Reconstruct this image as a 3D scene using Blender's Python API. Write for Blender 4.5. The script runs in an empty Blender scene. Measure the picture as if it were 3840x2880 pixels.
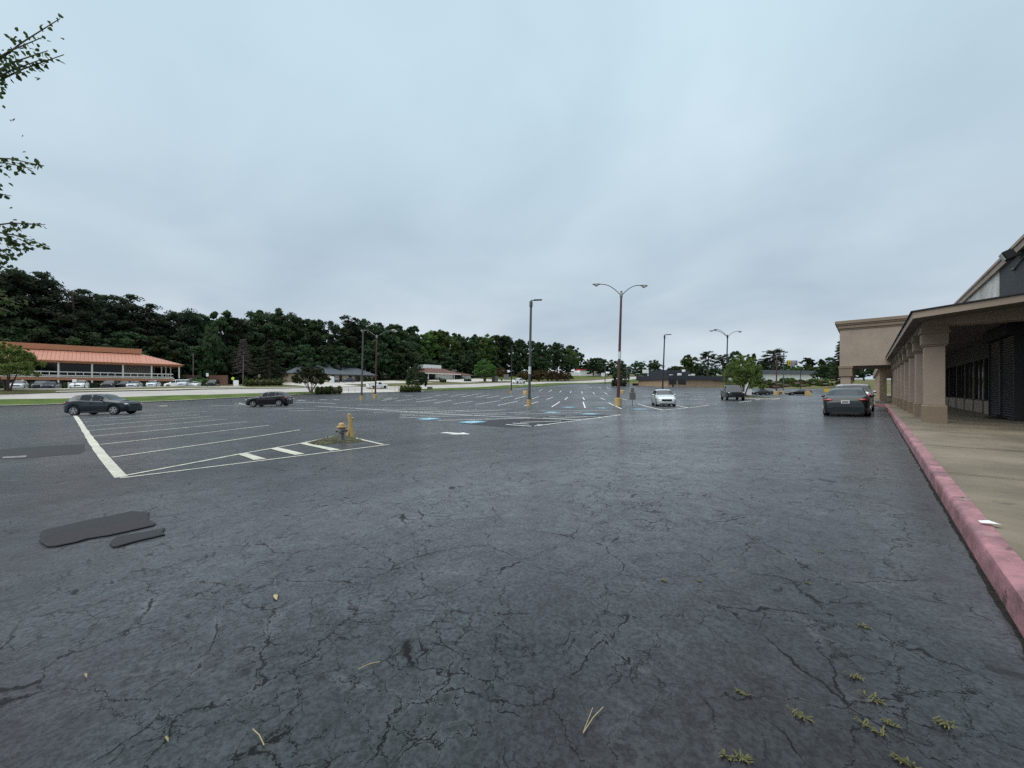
import bpy, bmesh, math, random
import numpy as np
from mathutils import Vector, Matrix

random.seed(7); rng = np.random.default_rng(7)
SC = bpy.context.scene
COL = SC.collection
R = math.radians
EYE = 1.40           # camera height over the origin
F = 1450.0           # focal length in pixels of the 3840 wide photograph
HZ = 1460.0          # horizon row of the photograph
TH = math.atan((3253 - 1920) / F)   # camera heading, left of the kerb direction (+Y)
CT, ST = math.cos(TH), math.sin(TH)

# ------------------------------------------------------------------ helpers
def ray(px):
    u = (px - 1920.0) / F
    return (u * CT - ST, u * ST + CT)

def ctl():
    E = [(-.6,-30,-1.33),(-.6,-10,-1.33),(-.6,2,-1.33),(-.6,12,-1.325),(-.6,25,-1.32),(-.6,45,-1.31),(-.6,60,-1.3),(-.6,100,-1.2),(-.6,150,-.6),
    (-5,0,-1.3),(-5,50,-1.3),
    (0,0,-1.38),(2,3,-1.45),(3,0,-1.47),(8,4,-1.66),(8,15,-1.62),(8,30,-1.5),(15,6,-1.86),(14,36,-1.6),(17.4,33.7,-1.58),(23.6,28,-1.6),
    (12.3,53,-1.4),(17.8,102,-1.3),(11,105,-1.2),(19,150,.08),(43.6,.65,-1.96),(48.4,13.2,-1.88),(53,26,-1.5),(59,31,-1.45),(54,59,-.8),
    (15,-20,-1.9),(45,-20,-2.1),(30,60,-1.2),(35,100,-.5),
    (82,-40,-2.5),(82,-8,-2.16),(82,8.5,-1.92),(82,26,-1.15),(82,50,-.63),(82,86,.2),(82,107,1.1),(82,143,2.3),
    (88,-8.5,-1.42),(88,9,-1.1),(88,28,-.67),(88,59,0),(88,93,1.3),(88,115,2.2),
    (98,-40,-1.4),(98,-9.5,-.86),(98,10,-.3),(98,44,.55),(98,66,1.2),(98,110,2.7),
    (103,-10,-.17),(103,10.7,.43),(114,-8.7,-.1),(114,6,.17),(116,15,.4),(128,-40,-.3),(128,-20,-.1),(128,0,.1),(128,15,.4),
    (139,62,2.6),(139,45,2.2),(136,106,4.2),(129,194,7.9),(93,206,6.8),(50,140,.9),(50,165,1.2),
    (160,-40,1),(160,20,2),(160,70,4.5),(160,120,6.5),(160,200,10),(300,-80,10),(300,100,14),(300,300,18),
    (27,160,1.0),(5,160,1.0),(27,172,2.2),(5,172,2.2),(27,186,3.0),(5,186,3.0),(27,230,3.8),(-60,0,-1.3),(-60,100,-1),(-60,215,3.),(100,420,14),(0,420,8),(-120,420,8)]
    return np.array(E, float)
_c = ctl()
_P = np.stack([-_c[:,0], _c[:,1]], 1) / 100.0
_Zc = _c[:,2] + EYE
def _phi(r2):
    return 0.5 * r2 * np.log(r2 + 1e-12)
_n = len(_P)
_K = _phi(((_P[:,None] - _P[None]) ** 2).sum(-1)) + np.eye(_n) * 2e-4
_A = np.zeros((_n + 3, _n + 3)); _A[:_n,:_n] = _K; _A[:_n,_n] = 1; _A[:_n,_n+1:] = _P; _A[_n,:_n] = 1; _A[_n+1:,:_n] = _P.T
_w = np.linalg.solve(_A, np.concatenate([_Zc, np.zeros(3)]))
def gz_arr(x, y):
    x = np.asarray(x, float); y = np.asarray(y, float)
    q = np.stack([x.ravel(), y.ravel()], 1) / 100.0
    out = np.empty(len(q))
    for i in range(0, len(q), 20000):
        s = q[i:i+20000]
        out[i:i+20000] = _phi(((s[:,None] - _P[None]) ** 2).sum(-1)) @ _w[:_n] + _w[_n] + s @ _w[_n+1:]
    return out.reshape(x.shape)
def gz(x, y):
    return float(gz_arr(np.array([x]), np.array([y]))[0])

_Ys = np.concatenate([np.arange(1, 20, .05), np.arange(20, 300, .25)])
def gpx(px, py):
    """ground point under a pixel of the photograph"""
    dx, dy = ray(px)
    z = EYE - (py - HZ) / F * _Ys
    h = z - gz_arr(dx * _Ys, dy * _Ys)
    k = np.argmax(h <= 0)
    if h[k] > 0: k = len(_Ys) - 1
    if k == 0: Y = _Ys[0]
    else:
        f = h[k-1] / (h[k-1] - h[k] + 1e-9); Y = _Ys[k-1] + f * (_Ys[k] - _Ys[k-1])
    return Vector((dx * Y, dy * Y, 0))
def at_n(px, n):
    dx, dy = ray(px); Y = -n / dx
    return Vector((dx * Y, dy * Y, gz(dx * Y, dy * Y))), Y
def at_Y(px, Y):
    dx, dy = ray(px)
    return Vector((dx * Y, dy * Y, gz(dx * Y, dy * Y)))
def zpx(py, Y):            # world height of a pixel row at depth Y
    return EYE + (HZ - py) / F * Y

def tag(o, label=None, cat=None, group=None, kind=None):
    if label: o['label'] = label
    if cat: o['category'] = cat
    if group: o['group'] = group
    if kind: o['kind'] = kind
    return o
def thing(name, label, cat, loc=(0,0,0), rz=0.0, group=None, normal=None):
    o = bpy.data.objects.new(name, None); COL.objects.link(o); o.empty_display_size = .2
    if normal is not None:
        n = normal; f = Vector((math.cos(rz), math.sin(rz), 0)); l = n.cross(f).normalized(); f = l.cross(n).normalized()
        m = Matrix((f, l, n)).transposed().to_4x4(); m.translation = Vector(loc); o.matrix_world = m
    else:
        o.location = loc; o.rotation_euler = (0, 0, rz)
    return tag(o, label, cat, group)

class MB:
    def __init__(s): s.v = []; s.f = []
    def add(s, v, f):
        b = len(s.v); s.v += [tuple(p) for p in v]; s.f += [tuple(i + b for i in q) for q in f]; return s
    def box(s, c, d, rz=0.0, tilt=None):
        hx, hy, hz = d[0]/2, d[1]/2, d[2]/2
        P = [Vector((x,y,z)) for z in (-hz,hz) for x,y in ((-hx,-hy),(hx,-hy),(hx,hy),(-hx,hy))]
        m = Matrix.Rotation(rz, 3, 'Z')
        if tilt is not None: m = m @ tilt
        return s.add([m @ p + Vector(c) for p in P], [(3,2,1,0),(4,5,6,7),(0,1,5,4),(1,2,6,5),(2,3,7,6),(3,0,4,7)])
    def bb(s, x0, x1, y0, y1, z0, z1):
        return s.box(((x0+x1)/2,(y0+y1)/2,(z0+z1)/2),(abs(x1-x0),abs(y1-y0),abs(z1-z0)))
    def tube(s, pts, rad, n=8, caps=True):
        pts = [Vector(p) for p in pts]; k = len(pts)
        if not hasattr(rad, '__len__'): rad = [rad] * k
        V = []; prev = None
        for i, p in enumerate(pts):
            d = (pts[min(i+1,k-1)] - pts[max(i-1,0)]).normalized()
            if prev is None:
                a = d.orthogonal().normalized()
            else:
                a = (prev - d * prev.dot(d)).normalized()
            prev = a; b = d.cross(a)
            for j in range(n):
                t = 2*math.pi*j/n; V.append(p + (a*math.cos(t) + b*math.sin(t)) * rad[i])
        Fc = []
        for i in range(k-1):
            for j in range(n):
                Fc.append((i*n+j, i*n+(j+1)%n, (i+1)*n+(j+1)%n, (i+1)*n+j))
        if caps:
            Fc.append(tuple(range(n-1,-1,-1))); Fc.append(tuple((k-1)*n+j for j in range(n)))
        return s.add(V, Fc)
    def lathe(s, prof, c=(0,0,0), n=20, axis='Z'):
        V = []; Fc = []; k = len(prof)
        for r, z in prof:
            for j in range(n):
                t = 2*math.pi*j/n
                p = (r*math.cos(t), r*math.sin(t), z)
                if axis == 'Y': p = (p[0], p[2], p[1])
                if axis == 'X': p = (p[2], p[0], p[1])
                V.append((p[0]+c[0], p[1]+c[1], p[2]+c[2]))
        for i in range(k-1):
            for j in range(n):
                Fc.append((i*n+j, i*n+(j+1)%n, (i+1)*n+(j+1)%n, (i+1)*n+j))
        Fc.append(tuple(range(n-1,-1,-1))); Fc.append(tuple((k-1)*n+j for j in range(n)))
        return s.add(V, Fc)
    def ell(s, c, r, n=12, m=7, jit=0):
        V = []; Fc = []
        for i in range(m+1):
            ph = math.pi * i / m
            for j in range(n):
                t = 2*math.pi*j/n; q = 1 + (random.random()-.5)*jit
                V.append((c[0]+r[0]*math.sin(ph)*math.cos(t)*q, c[1]+r[1]*math.sin(ph)*math.sin(t)*q, c[2]+r[2]*math.cos(ph)*q))
        for i in range(m):
            for j in range(n):
                Fc.append((i*n+j, (i+1)*n+j, (i+1)*n+(j+1)%n, i*n+(j+1)%n))
        return s.add(V, Fc)
    def prism(s, poly, axis_vec):      # closed polygon (3-D points) extruded along a vector
        a = Vector(axis_vec); k = len(poly); V = [Vector(p) for p in poly] + [Vector(p) + a for p in poly]
        Fc = [tuple(range(k-1,-1,-1)), tuple(range(k, 2*k))] + [(i,(i+1)%k,k+(i+1)%k,k+i) for i in range(k)]
        return s.add(V, Fc)
    def mesh(s, name, m, smooth=False, bevel=0):
        me = bpy.data.meshes.new(name); me.from_pydata(s.v, [], s.f)
        if m: me.materials.append(m)
        bm = bmesh.new(); bm.from_mesh(me)
        bmesh.ops.remove_doubles(bm, verts=bm.verts, dist=1e-5)
        bmesh.ops.recalc_face_normals(bm, faces=bm.faces)
        if bevel:
            bmesh.ops.bevel(bm, geom=[e for e in bm.edges if e.is_manifold and e.calc_face_angle(0) > .6], offset=bevel, segments=2, affect='EDGES', clamp_overlap=True)
        bm.to_mesh(me); bm.free()
        if smooth: me.shade_smooth() if smooth is True else me.set_sharp_from_angle(angle=smooth)
        if smooth and smooth is not True:
            for p in me.polygons: p.use_smooth = True
            me.set_sharp_from_angle(angle=smooth)
        return me
    def build(s, name, m, parent=None, smooth=False, bevel=0, loc=None):
        o = bpy.data.objects.new(name, s.mesh(name, m, smooth, bevel)); COL.objects.link(o)
        if parent: o.parent = parent
        if loc: o.location = loc
        return o
def link(name, me, parent=None):
    o = bpy.data.objects.new(name, me); COL.objects.link(o); o.parent = parent; return o

# ------------------------------------------------------------------ materials
MATS = {}
def pr(name, col, rough=.6, var=.0, scale=8.0, metal=0.0, spec=.5, bump=0.0, bscale=40.0, coat=0.0, col2=None, detail=4.0, emit=None, stretch=None, randobj=0.0):
    if name in MATS: return MATS[name]
    m = bpy.data.materials.new(name); m.use_nodes = True; nt = m.node_tree; N = nt.nodes; L = nt.links
    b = N['Principled BSDF']; b.inputs['Roughness'].default_value = rough; b.inputs['Metallic'].default_value = metal
    b.inputs['Specular IOR Level'].default_value = spec; b.inputs['Coat Weight'].default_value = coat
    b.inputs['Coat Roughness'].default_value = .02
    b.inputs['Base Color'].default_value = (*col, 1)
    tc = N.new('ShaderNodeTexCoord'); src = tc.outputs['Object']
    if stretch:
        mp = N.new('ShaderNodeMapping'); mp.inputs['Scale'].default_value = stretch; L.new(src, mp.inputs['Vector']); src = mp.outputs['Vector']
    cs = None
    if var or col2:
        n = N.new('ShaderNodeTexNoise'); n.inputs['Scale'].default_value = scale; n.inputs['Detail'].default_value = detail; n.inputs['Roughness'].default_value = .62
        L.new(src, n.inputs['Vector'])
        r = N.new('ShaderNodeValToRGB'); r.color_ramp.elements[0].position = .3; r.color_ramp.elements[1].position = .7
        lo = [c*(1-var) for c in col]; hi = list(col2) if col2 else [min(1,c*(1+var)) for c in col]
        r.color_ramp.elements[0].color = (*lo,1); r.color_ramp.elements[1].color = (*hi,1)
        L.new(n.outputs['Fac'], r.inputs['Fac']); cs = r.outputs['Color']
    if randobj:
        oi = N.new('ShaderNodeObjectInfo'); mr = N.new('ShaderNodeMapRange'); mr.inputs['To Min'].default_value = 1-randobj; mr.inputs['To Max'].default_value = 1+randobj
        L.new(oi.outputs['Random'], mr.inputs['Value'])
        hs = N.new('ShaderNodeHueSaturation'); L.new(mr.outputs['Result'], hs.inputs['Value'])
        mr2 = N.new('ShaderNodeMapRange'); mr2.inputs['To Min'].default_value = .47; mr2.inputs['To Max'].default_value = .53
        L.new(oi.outputs['Random'], mr2.inputs['Value']); L.new(mr2.outputs['Result'], hs.inputs['Hue'])
        if cs: L.new(cs, hs.inputs['Color'])
        else: hs.inputs['Color'].default_value = (*col,1)
        cs = hs.outputs['Color']
    if cs: L.new(cs, b.inputs['Base Color'])
    if bump:
        n2 = N.new('ShaderNodeTexNoise'); n2.inputs['Scale'].default_value = bscale; n2.inputs['Detail'].default_value = 3; L.new(src, n2.inputs['Vector'])
        bp = N.new('ShaderNodeBump'); bp.inputs['Strength'].default_value = bump; bp.inputs['Distance'].default_value = .02
        L.new(n2.outputs['Fac'], bp.inputs['Height']); L.new(bp.outputs['Normal'], b.inputs['Normal'])
    if emit:
        b.inputs['Emission Color'].default_value = (*emit[0],1); b.inputs['Emission Strength'].default_value = emit[1]
    MATS[name] = m; return m

def asphalt(name, lo, hi, crack=1.0, rough=(.36,.55)):
    m = bpy.data.materials.new(name); m.use_nodes = True; nt = m.node_tree; N = nt.nodes; L = nt.links
    b = N['Principled BSDF']
    def nz(scale, detail, vec, rough=.6):
        n = N.new('ShaderNodeTexNoise'); n.inputs['Scale'].default_value = scale; n.inputs['Detail'].default_value = detail; n.inputs['Roughness'].default_value = rough
        L.new(vec, n.inputs['Vector']); return n
    def mth(op, a, c=None, d=None):
        x = N.new('ShaderNodeMath'); x.operation = op
        for i, q in enumerate((a, c, d)):
            if q is None: continue
            if isinstance(q, (int, float)): x.inputs[i].default_value = q
            else: L.new(q, x.inputs[i])
        return x.outputs[0]
    def ramp(v, a, c, ca=(0,0,0), cb=(1,1,1)):
        r = N.new('ShaderNodeValToRGB'); r.color_ramp.elements[0].position = a; r.color_ramp.elements[1].position = c
        r.color_ramp.elements[0].color = (*ca,1); r.color_ramp.elements[1].color = (*cb,1); L.new(v, r.inputs['Fac']); return r.outputs['Color']
    def mix(kind, f, a, c):
        x = N.new('ShaderNodeMix'); x.data_type = 'RGBA'; x.blend_type = kind
        if isinstance(f, (int,float)): x.inputs['Factor'].default_value = f
        else: L.new(f, x.inputs['Factor'])
        for i, q in ((6,a),(7,c)):
            if isinstance(q, tuple): x.inputs[i].default_value = (*q,1)
            else: L.new(q, x.inputs[i])
        return x.outputs[2]
    tc = N.new('ShaderNodeTexCoord'); P = tc.outputs['Object']
    mp = N.new('ShaderNodeMapping'); mp.inputs['Rotation'].default_value = (0,0,.05); mp.inputs['Scale'].default_value = (.5,.12,1); L.new(P, mp.inputs['Vector'])
    big = nz(.16, 4, P); band = nz(.9, 3, mp.outputs['Vector']); med = nz(1.1, 6, P, .65); fine = nz(38, 3, P, .7); grit = nz(130, 2, P, .8)
    v = mth('ADD', mth('MULTIPLY', big.outputs['Fac'], .45), mth('ADD', mth('MULTIPLY', band.outputs['Fac'], .3), mth('MULTIPLY', med.outputs['Fac'], .25)))
    base = ramp(v, .36, .64, lo, hi)
    tint = ramp(nz(.55, 3, P).outputs['Fac'], .38, .62, (1.22,.93,1.08), (.84,1.05,1.0))
    base = mix('MULTIPLY', 1.0, base, tint)
    base = mix('MULTIPLY', .75, base, ramp(fine.outputs['Fac'], .36, .62, (.55,.55,.56), (1.25,1.25,1.25)))
    base = mix('MULTIPLY', .6, base, ramp(grit.outputs['Fac'], .35, .7, (.5,.5,.5), (1.5,1.5,1.5)))
    # pitted worn aggregate in patches
    pit = N.new('ShaderNodeTexVoronoi'); pit.inputs['Scale'].default_value = 26; L.new(P, pit.inputs['Vector'])
    pm = mth('MULTIPLY', ramp(pit.outputs['Distance'], .0, .33, (1,1,1), (0,0,0)), ramp(nz(.8, 5, P).outputs['Fac'], .47, .62))
    base = mix('MIX', mth('MULTIPLY', pm, .5), base, (.010,.011,.013))
    rg = mth('MULTIPLY_ADD', med.outputs['Fac'], rough[1]-rough[0], rough[0])
    hgt = mth('ADD', mth('MULTIPLY', fine.outputs['Fac'], .35), mth('MULTIPLY', grit.outputs['Fac'], .25))
    hgt = mth('SUBTRACT', hgt, mth('MULTIPLY', pm, .4))
    if crack:
        wn = nz(1.3, 8, P, .68)
        sub = N.new('ShaderNodeVectorMath'); sub.operation = 'SUBTRACT'; L.new(wn.outputs['Color'], sub.inputs[0]); sub.inputs[1].default_value = (.5,.5,.5)
        scl = N.new('ShaderNodeVectorMath'); scl.operation = 'SCALE'; scl.inputs['Scale'].default_value = .55; L.new(sub.outputs[0], scl.inputs[0])
        ad = N.new('ShaderNodeVectorMath'); ad.operation = 'ADD'; L.new(P, ad.inputs[0]); L.new(scl.outputs[0], ad.inputs[1])
        flat = N.new('ShaderNodeVectorMath'); flat.operation = 'MULTIPLY'; flat.inputs[1].default_value = (1,1,0); L.new(ad.outputs[0], flat.inputs[0])
        tot = None; rims = None
        for sc, wid, m0, m1, msc in ((1.35, .0125, .33, .46, .35), (3.0, .018, .38, .50, .5), (7.5, .034, .42, .55, .6)):
            vo = N.new('ShaderNodeTexVoronoi'); vo.feature = 'DISTANCE_TO_EDGE'; vo.inputs['Scale'].default_value = sc; L.new(flat.outputs[0], vo.inputs['Vector'])
            gap = nz(2.6*sc**.3, 5, P, .7)
            # crack width wanders, so lines fade and break
            wv = mth('MULTIPLY', ramp(gap.outputs['Fac'], .40, .62), wid)
            d = mth('DIVIDE', vo.outputs['Distance'], mth('ADD', wv, .0004))
            c = mth('SUBTRACT', 1.0, ramp(d, .45, 1.0))
            c = mth('MULTIPLY', c, ramp(nz(msc, 4, P).outputs['Fac'], m0, m1))
            rim = mth('MULTIPLY', mth('SUBTRACT', 1.0, ramp(mth('DIVIDE', vo.outputs['Distance'], wid*2.6), .2, 1.0)), ramp(nz(1.7, 4, P).outputs['Fac'], .5, .65))
            tot = c if tot is None else mth('MAXIMUM', tot, c)
            rims = rim if rims is None else mth('MAXIMUM', rims, mth('MULTIPLY', rim, .5))
        base = mix('MIX', mth('MULTIPLY', rims, .45*crack), base, (.13,.135,.14))
        base = mix('MIX', mth('MULTIPLY', tot, .95*crack), base, (.004,.004,.005))
        rg = mth('MAXIMUM', rg, mth('MULTIPLY', tot, .9))
        hgt = mth('SUBTRACT', hgt, mth('MULTIPLY', tot, 1.6))
    dark = None
    if crack:
        # flecks where the binder has worn away, smeared along the lanes
        fl = N.new('ShaderNodeTexVoronoi'); fl.inputs['Scale'].default_value = 8.5; fl.inputs['Randomness'].default_value = 1; L.new(flat.outputs[0], fl.inputs['Vector'])
        fm = mth('MULTIPLY', ramp(fl.outputs['Distance'], .05, .30, (1,1,1), (0,0,0)), ramp(nz(.42, 7, P, .7).outputs['Fac'], .46, .60))
        dark = mth('MAXIMUM', mth('MAXIMUM', tot, mth('MULTIPLY', fm, .75)), mth('MULTIPLY', pm, .7))
        base = mix('MIX', mth('MULTIPLY', fm, .55), base, (.006,.0065,.007))
    L.new(base, b.inputs['Base Color']); L.new(rg, b.inputs['Roughness'])
    bp = N.new('ShaderNodeBump'); bp.inputs['Strength'].default_value = .12; bp.inputs['Distance'].default_value = .008
    L.new(hgt, bp.inputs['Height']); L.new(bp.outputs['Normal'], b.inputs['Normal'])
    b.inputs['Specular IOR Level'].default_value = .12 if crack else .35
    if crack:
        damp = mth('MULTIPLY', ramp(v, .38, .62, (.50,.50,.50), (1,1,1)), mth('MULTIPLY', ramp(fine.outputs['Fac'], .38, .58, (.50,.50,.50), (1,1,1)), ramp(nz(5.5, 6, P, .75).outputs['Fac'], .38, .58, (.62,.62,.62), (1,1,1))))
        damp = mth('MULTIPLY', damp, mth('MULTIPLY', 1.5, ramp(nz(.30, 5, mp.outputs['Vector'], .6).outputs['Fac'], .40, .58, (.62,.62,.62), (1,1,1))))
        damp = mth('MULTIPLY', damp, mth('SUBTRACT', 1.0, mth('MULTIPLY', dark, .97)))
        L.new(damp, b.inputs['Coat Weight']); L.new(mth('MULTIPLY_ADD', med.outputs['Fac'], .16, .15), b.inputs['Coat Roughness']); b.inputs['Coat IOR'].default_value = 1.66; b.inputs['Sheen Weight'].default_value = .16; b.inputs['Sheen Roughness'].default_value = .45
    MATS[name] = m; return m

M_asph = asphalt('asphalt', (.007,.0075,.0085), (.021,.022,.024), rough=(.5,.7))
M_patch = asphalt('patch_asphalt', (.013,.0135,.0145), (.026,.027,.029), crack=0, rough=(.6,.75))
M_paint = pr('road_paint', (.75,.75,.70), .6, col2=(.50,.51,.49), scale=3.0, detail=9, bump=.15)
M_paintc = pr('old_line_paint', (.62,.60,.49), .65, col2=(.34,.33,.28), scale=5.0, detail=9, bump=.15)
M_blue = pr('blue_paint', (.09,.33,.48), .55, col2=(.22,.46,.58), scale=2)
M_grass = pr('grass', (.055,.105,.018), .85, var=.35, scale=.35, col2=(.10,.14,.03), detail=8, spec=.15)
M_grass2 = pr('dry_grass', (.09,.105,.035), .85, var=.3, scale=.5, col2=(.15,.13,.06), detail=8, spec=.15)
M_forestfloor = pr('woodland_floor', (.02,.028,.012), .9, var=.4, scale=.3, col2=(.05,.04,.025), spec=.1)
M_conc = pr('pale_concrete', (.42,.40,.36), .75, var=.12, scale=.6, detail=8)
M_road = pr('concrete_road', (.36,.335,.31), .72, var=.15, scale=.25, detail=8)
M_walk = pr('walkway_concrete', (.145,.115,.075), .62, var=.35, scale=.55, detail=10, col2=(.27,.225,.16), bump=.15, bscale=60)
M_kerb = pr('pink_kerb_paint', (.17,.095,.10), .62, var=.30, scale=3.2, detail=12, bump=.4, bscale=26, col2=(.45,.205,.23))
M_stain_unused = pr('kerb_scuff', (.10,.06,.06), .7)
def scuff(m, scale, lo, hi, col, stretch=(1,1,1)):
    nt = m.node_tree; N_, L_ = nt.nodes, nt.links; bs = N_['Principled BSDF']; src = bs.inputs['Base Color'].links[0].from_socket
    tc_ = N_.new('ShaderNodeTexCoord'); mp_ = N_.new('ShaderNodeMapping'); mp_.inputs['Scale'].default_value = stretch; n_ = N_.new('ShaderNodeTexNoise'); n_.inputs['Scale'].default_value = scale; n_.inputs['Detail'].default_value = 6; n_.inputs['Roughness'].default_value = .65
    r_ = N_.new('ShaderNodeValToRGB'); r_.color_ramp.elements[0].position = lo; r_.color_ramp.elements[1].position = hi
    x_ = N_.new('ShaderNodeMix'); x_.data_type = 'RGBA'; x_.inputs[7].default_value = (*col,1)
    L_.new(tc_.outputs['Object'], mp_.inputs['Vector']); L_.new(mp_.outputs['Vector'], n_.inputs['Vector']); L_.new(n_.outputs['Fac'], r_.inputs['Fac']); L_.new(r_.outputs['Color'], x_.inputs['Factor']); L_.new(src, x_.inputs[6]); L_.new(x_.outputs[2], bs.inputs['Base Color'])
scuff(M_kerb, 9, .60, .66, (.10,.06,.06), (1,.45,1)); scuff(M_kerb, 2.3, .62, .70, (.27,.25,.22))
scuff(M_walk, 3.5, .60, .72, (.10,.085,.06)); scuff(M_walk, 28, .62, .70, (.12,.10,.075))
M_taupe = pr('taupe_stucco', (.335,.265,.21), .8, var=.14, scale=.7, detail=8, bump=.12, bscale=90)
M_taupe2 = pr('dark_taupe_trim', (.235,.178,.125), .8, var=.10, scale=.9, detail=8, bump=.1, bscale=90)
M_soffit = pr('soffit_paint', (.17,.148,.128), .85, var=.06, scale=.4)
M_shingle = pr('roof_shingle', (.03,.032,.036), .85, var=.3, scale=6)
M_dkbrick = pr('dark_painted_brick', (.035,.036,.040), .75, var=.4, scale=5, bump=.5, bscale=14, stretch=(1,1,3))
M_white_st = pr('weathered_white_stucco', (.72,.72,.70), .8, var=.0, scale=.8, col2=(.42,.36,.30), detail=9)
M_winframe = pr('bronze_frame', (.045,.038,.035), .45, metal=.3)
M_dkglass = pr('dark_glass', (.006,.007,.008), .10, spec=.3)
M_shutter = pr('shutter_steel', (.055,.055,.062), .45, metal=.6)
M_black = pr('black_rubber', (.012,.012,.013), .8)
M_dark = pr('dark_trim', (.015,.015,.016), .5)
M_glass = pr('car_glass', (.012,.016,.018), .04, spec=.5)
M_chrome = pr('bright_metal', (.6,.6,.6), .22, metal=1.0)
M_rim = pr('alloy_rim', (.42,.42,.43), .32, metal=.85)
M_rimd = pr('dark_rim', (.10,.10,.105), .35, metal=.8)
M_lens = pr('headlight_lens', (.55,.58,.60), .08, spec=.9)
M_tail = pr('tail_light', (.32,.012,.018), .12, spec=.8)
M_plate = pr('licence_plate', (.65,.66,.66), .5)
M_yel = pr('yellow_paint', (.55,.345,.11), .65, var=.22, scale=3, col2=(.50,.38,.20), bump=.1)
M_polegrey = pr('grey_pole', (.10,.105,.10), .5, metal=.5, var=.15, scale=3)
M_polebr = pr('red_brown_pole', (.085,.028,.025), .55, var=.25, scale=3)
M_poledk = pr('dark_pole', (.035,.037,.04), .45, metal=.4)
M_head = pr('lamp_head', (.27,.285,.28), .45, metal=.4)
M_headglass = pr('lamp_lens', (.55,.58,.55), .15)
M_wood = pr('brown_fence_wood', (.105,.048,.03), .85, var=.3, scale=3, stretch=(6,6,.5))
M_pole_wood = pr('utility_wood', (.10,.085,.07), .85, var=.3, scale=4)
M_orange = pr('orange_metal_roof', (.42,.185,.125), .5, var=.07, scale=.5, detail=6)
M_orband = pr('orange_band', (.42,.185,.10), .7, var=.10, scale=.7, detail=8)
M_whitep = pr('white_paint', (.68,.66,.60), .6, var=.06, scale=1.5)
M_brownwall = pr('brown_wall', (.11,.085,.07), .85, var=.15, scale=1)
M_greywall = pr('grey_wall', (.15,.135,.12), .85, var=.1, scale=.6)
M_beige = pr('beige_brick', (.47,.36,.26), .85, var=.12, scale=2, bump=.2)
M_greyroof = pr('grey_shingles', (.075,.088,.10), .85, var=.18, scale=1.2, detail=7)
M_brownroof = pr('brown_shingles', (.12,.06,.045), .85, var=.2, scale=1.2)
M_whitewall = pr('white_wall', (.80,.80,.79), .8, var=.05, scale=.5)
M_red = pr('red_roof', (.45,.03,.03), .6)
M_navyroof = pr('dark_navy_fascia', (.028,.032,.042), .7, var=.15, scale=.5)
M_tanwall = pr('tan_brick', (.36,.25,.16), .85, var=.15, scale=1.2)
M_bark = pr('bark', (.075,.058,.045), .9, var=.4, scale=5, stretch=(3,3,.6), bump=.4, bscale=20)
M_barkpale = pr('pale_bark', (.26,.21,.17), .8, var=.3, scale=4)
M_barkdead = pr('grey_bark', (.15,.125,.12), .9, var=.3, scale=5)
def leafmat(name, a, b, ro=.42, scale=.5):
    a = tuple(q*1.2 for q in a); b = tuple(q*1.25 for q in b)
    m = pr(name, a, .65, var=.3, scale=scale, col2=b, detail=3, spec=.12, randobj=ro)
    nt = m.node_tree; bs = nt.nodes['Principled BSDF']; tr = nt.nodes.new('ShaderNodeBsdfTranslucent'); mx_ = nt.nodes.new('ShaderNodeMixShader'); mx_.inputs[0].default_value = .38
    nt.links.new(bs.inputs['Base Color'].links[0].from_socket, tr.inputs['Color']); nt.links.new(bs.outputs[0], mx_.inputs[1]); nt.links.new(tr.outputs[0], mx_.inputs[2])
    nt.links.new(mx_.outputs[0], nt.nodes['Material Output'].inputs['Surface']); return m
M_pine = leafmat('pine_needles', (.026,.043,.026), (.052,.074,.042))
M_leaf = leafmat('broadleaf', (.031,.055,.026), (.062,.094,.043))
M_leafl = leafmat('light_broadleaf', (.055,.095,.024), (.095,.145,.04))
M_myrtle = leafmat('myrtle_leaf', (.026,.042,.014), (.05,.062,.026), .1)
M_redleaf = leafmat('reddish_leaf', (.05,.045,.018), (.11,.062,.032), .12)
M_young = leafmat('young_leaf', (.085,.14,.035), (.135,.20,.06), .05)
M_cedar = leafmat('cedar_needles', (.022,.038,.020), (.045,.060,.032), .08)
M_deadn = leafmat('dead_needles', (.075,.06,.055), (.115,.095,.085), .05)
M_hedge = leafmat('hedge_leaf', (.050,.085,.018), (.090,.130,.034), .1, 2)
M_fgleaf = leafmat('near_leaf', (.035,.062,.022), (.07,.105,.035), .0, 3)
M_weed = pr('weed_leaf', (.07,.085,.02), .7, var=.3, scale=20, col2=(.13,.11,.04))
M_soil = pr('soil', (.030,.022,.015), .95, var=.5, scale=2.2, detail=9, col2=(.080,.085,.028), bump=.6, bscale=12)
M_hyd = pr('grey_hydrant_paint', (.20,.20,.20), .45, metal=.4, var=.25, scale=9)
M_rust = pr('rust', (.16,.05,.03), .85, var=.3, scale=12)
M_sign = pr('sign_back', (.19,.175,.16), .5, metal=.5, var=.1)
M_signw = pr('white_sign', (.72,.72,.72), .5)
M_signlime = pr('lime_sign', (.45,.62,.05), .5)
M_signred = pr('red_sign', (.35,.03,.04), .5)
M_signy = pr('yellow_sign', (.70,.55,.06), .5)
M_signp = pr('mauve_sign', (.17,.13,.17), .5)
M_tape = pr('pole_sticker', (.65,.65,.62), .5)
M_paper = pr('white_paper', (.75,.77,.78), .7)
M_straw = pr('straw', (.38,.30,.17), .8)
def paint(name, col, metal=.15, rough=.42):
    return pr('car_paint_' + name, col, rough, metal=metal, coat=.8, spec=.15)

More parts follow.
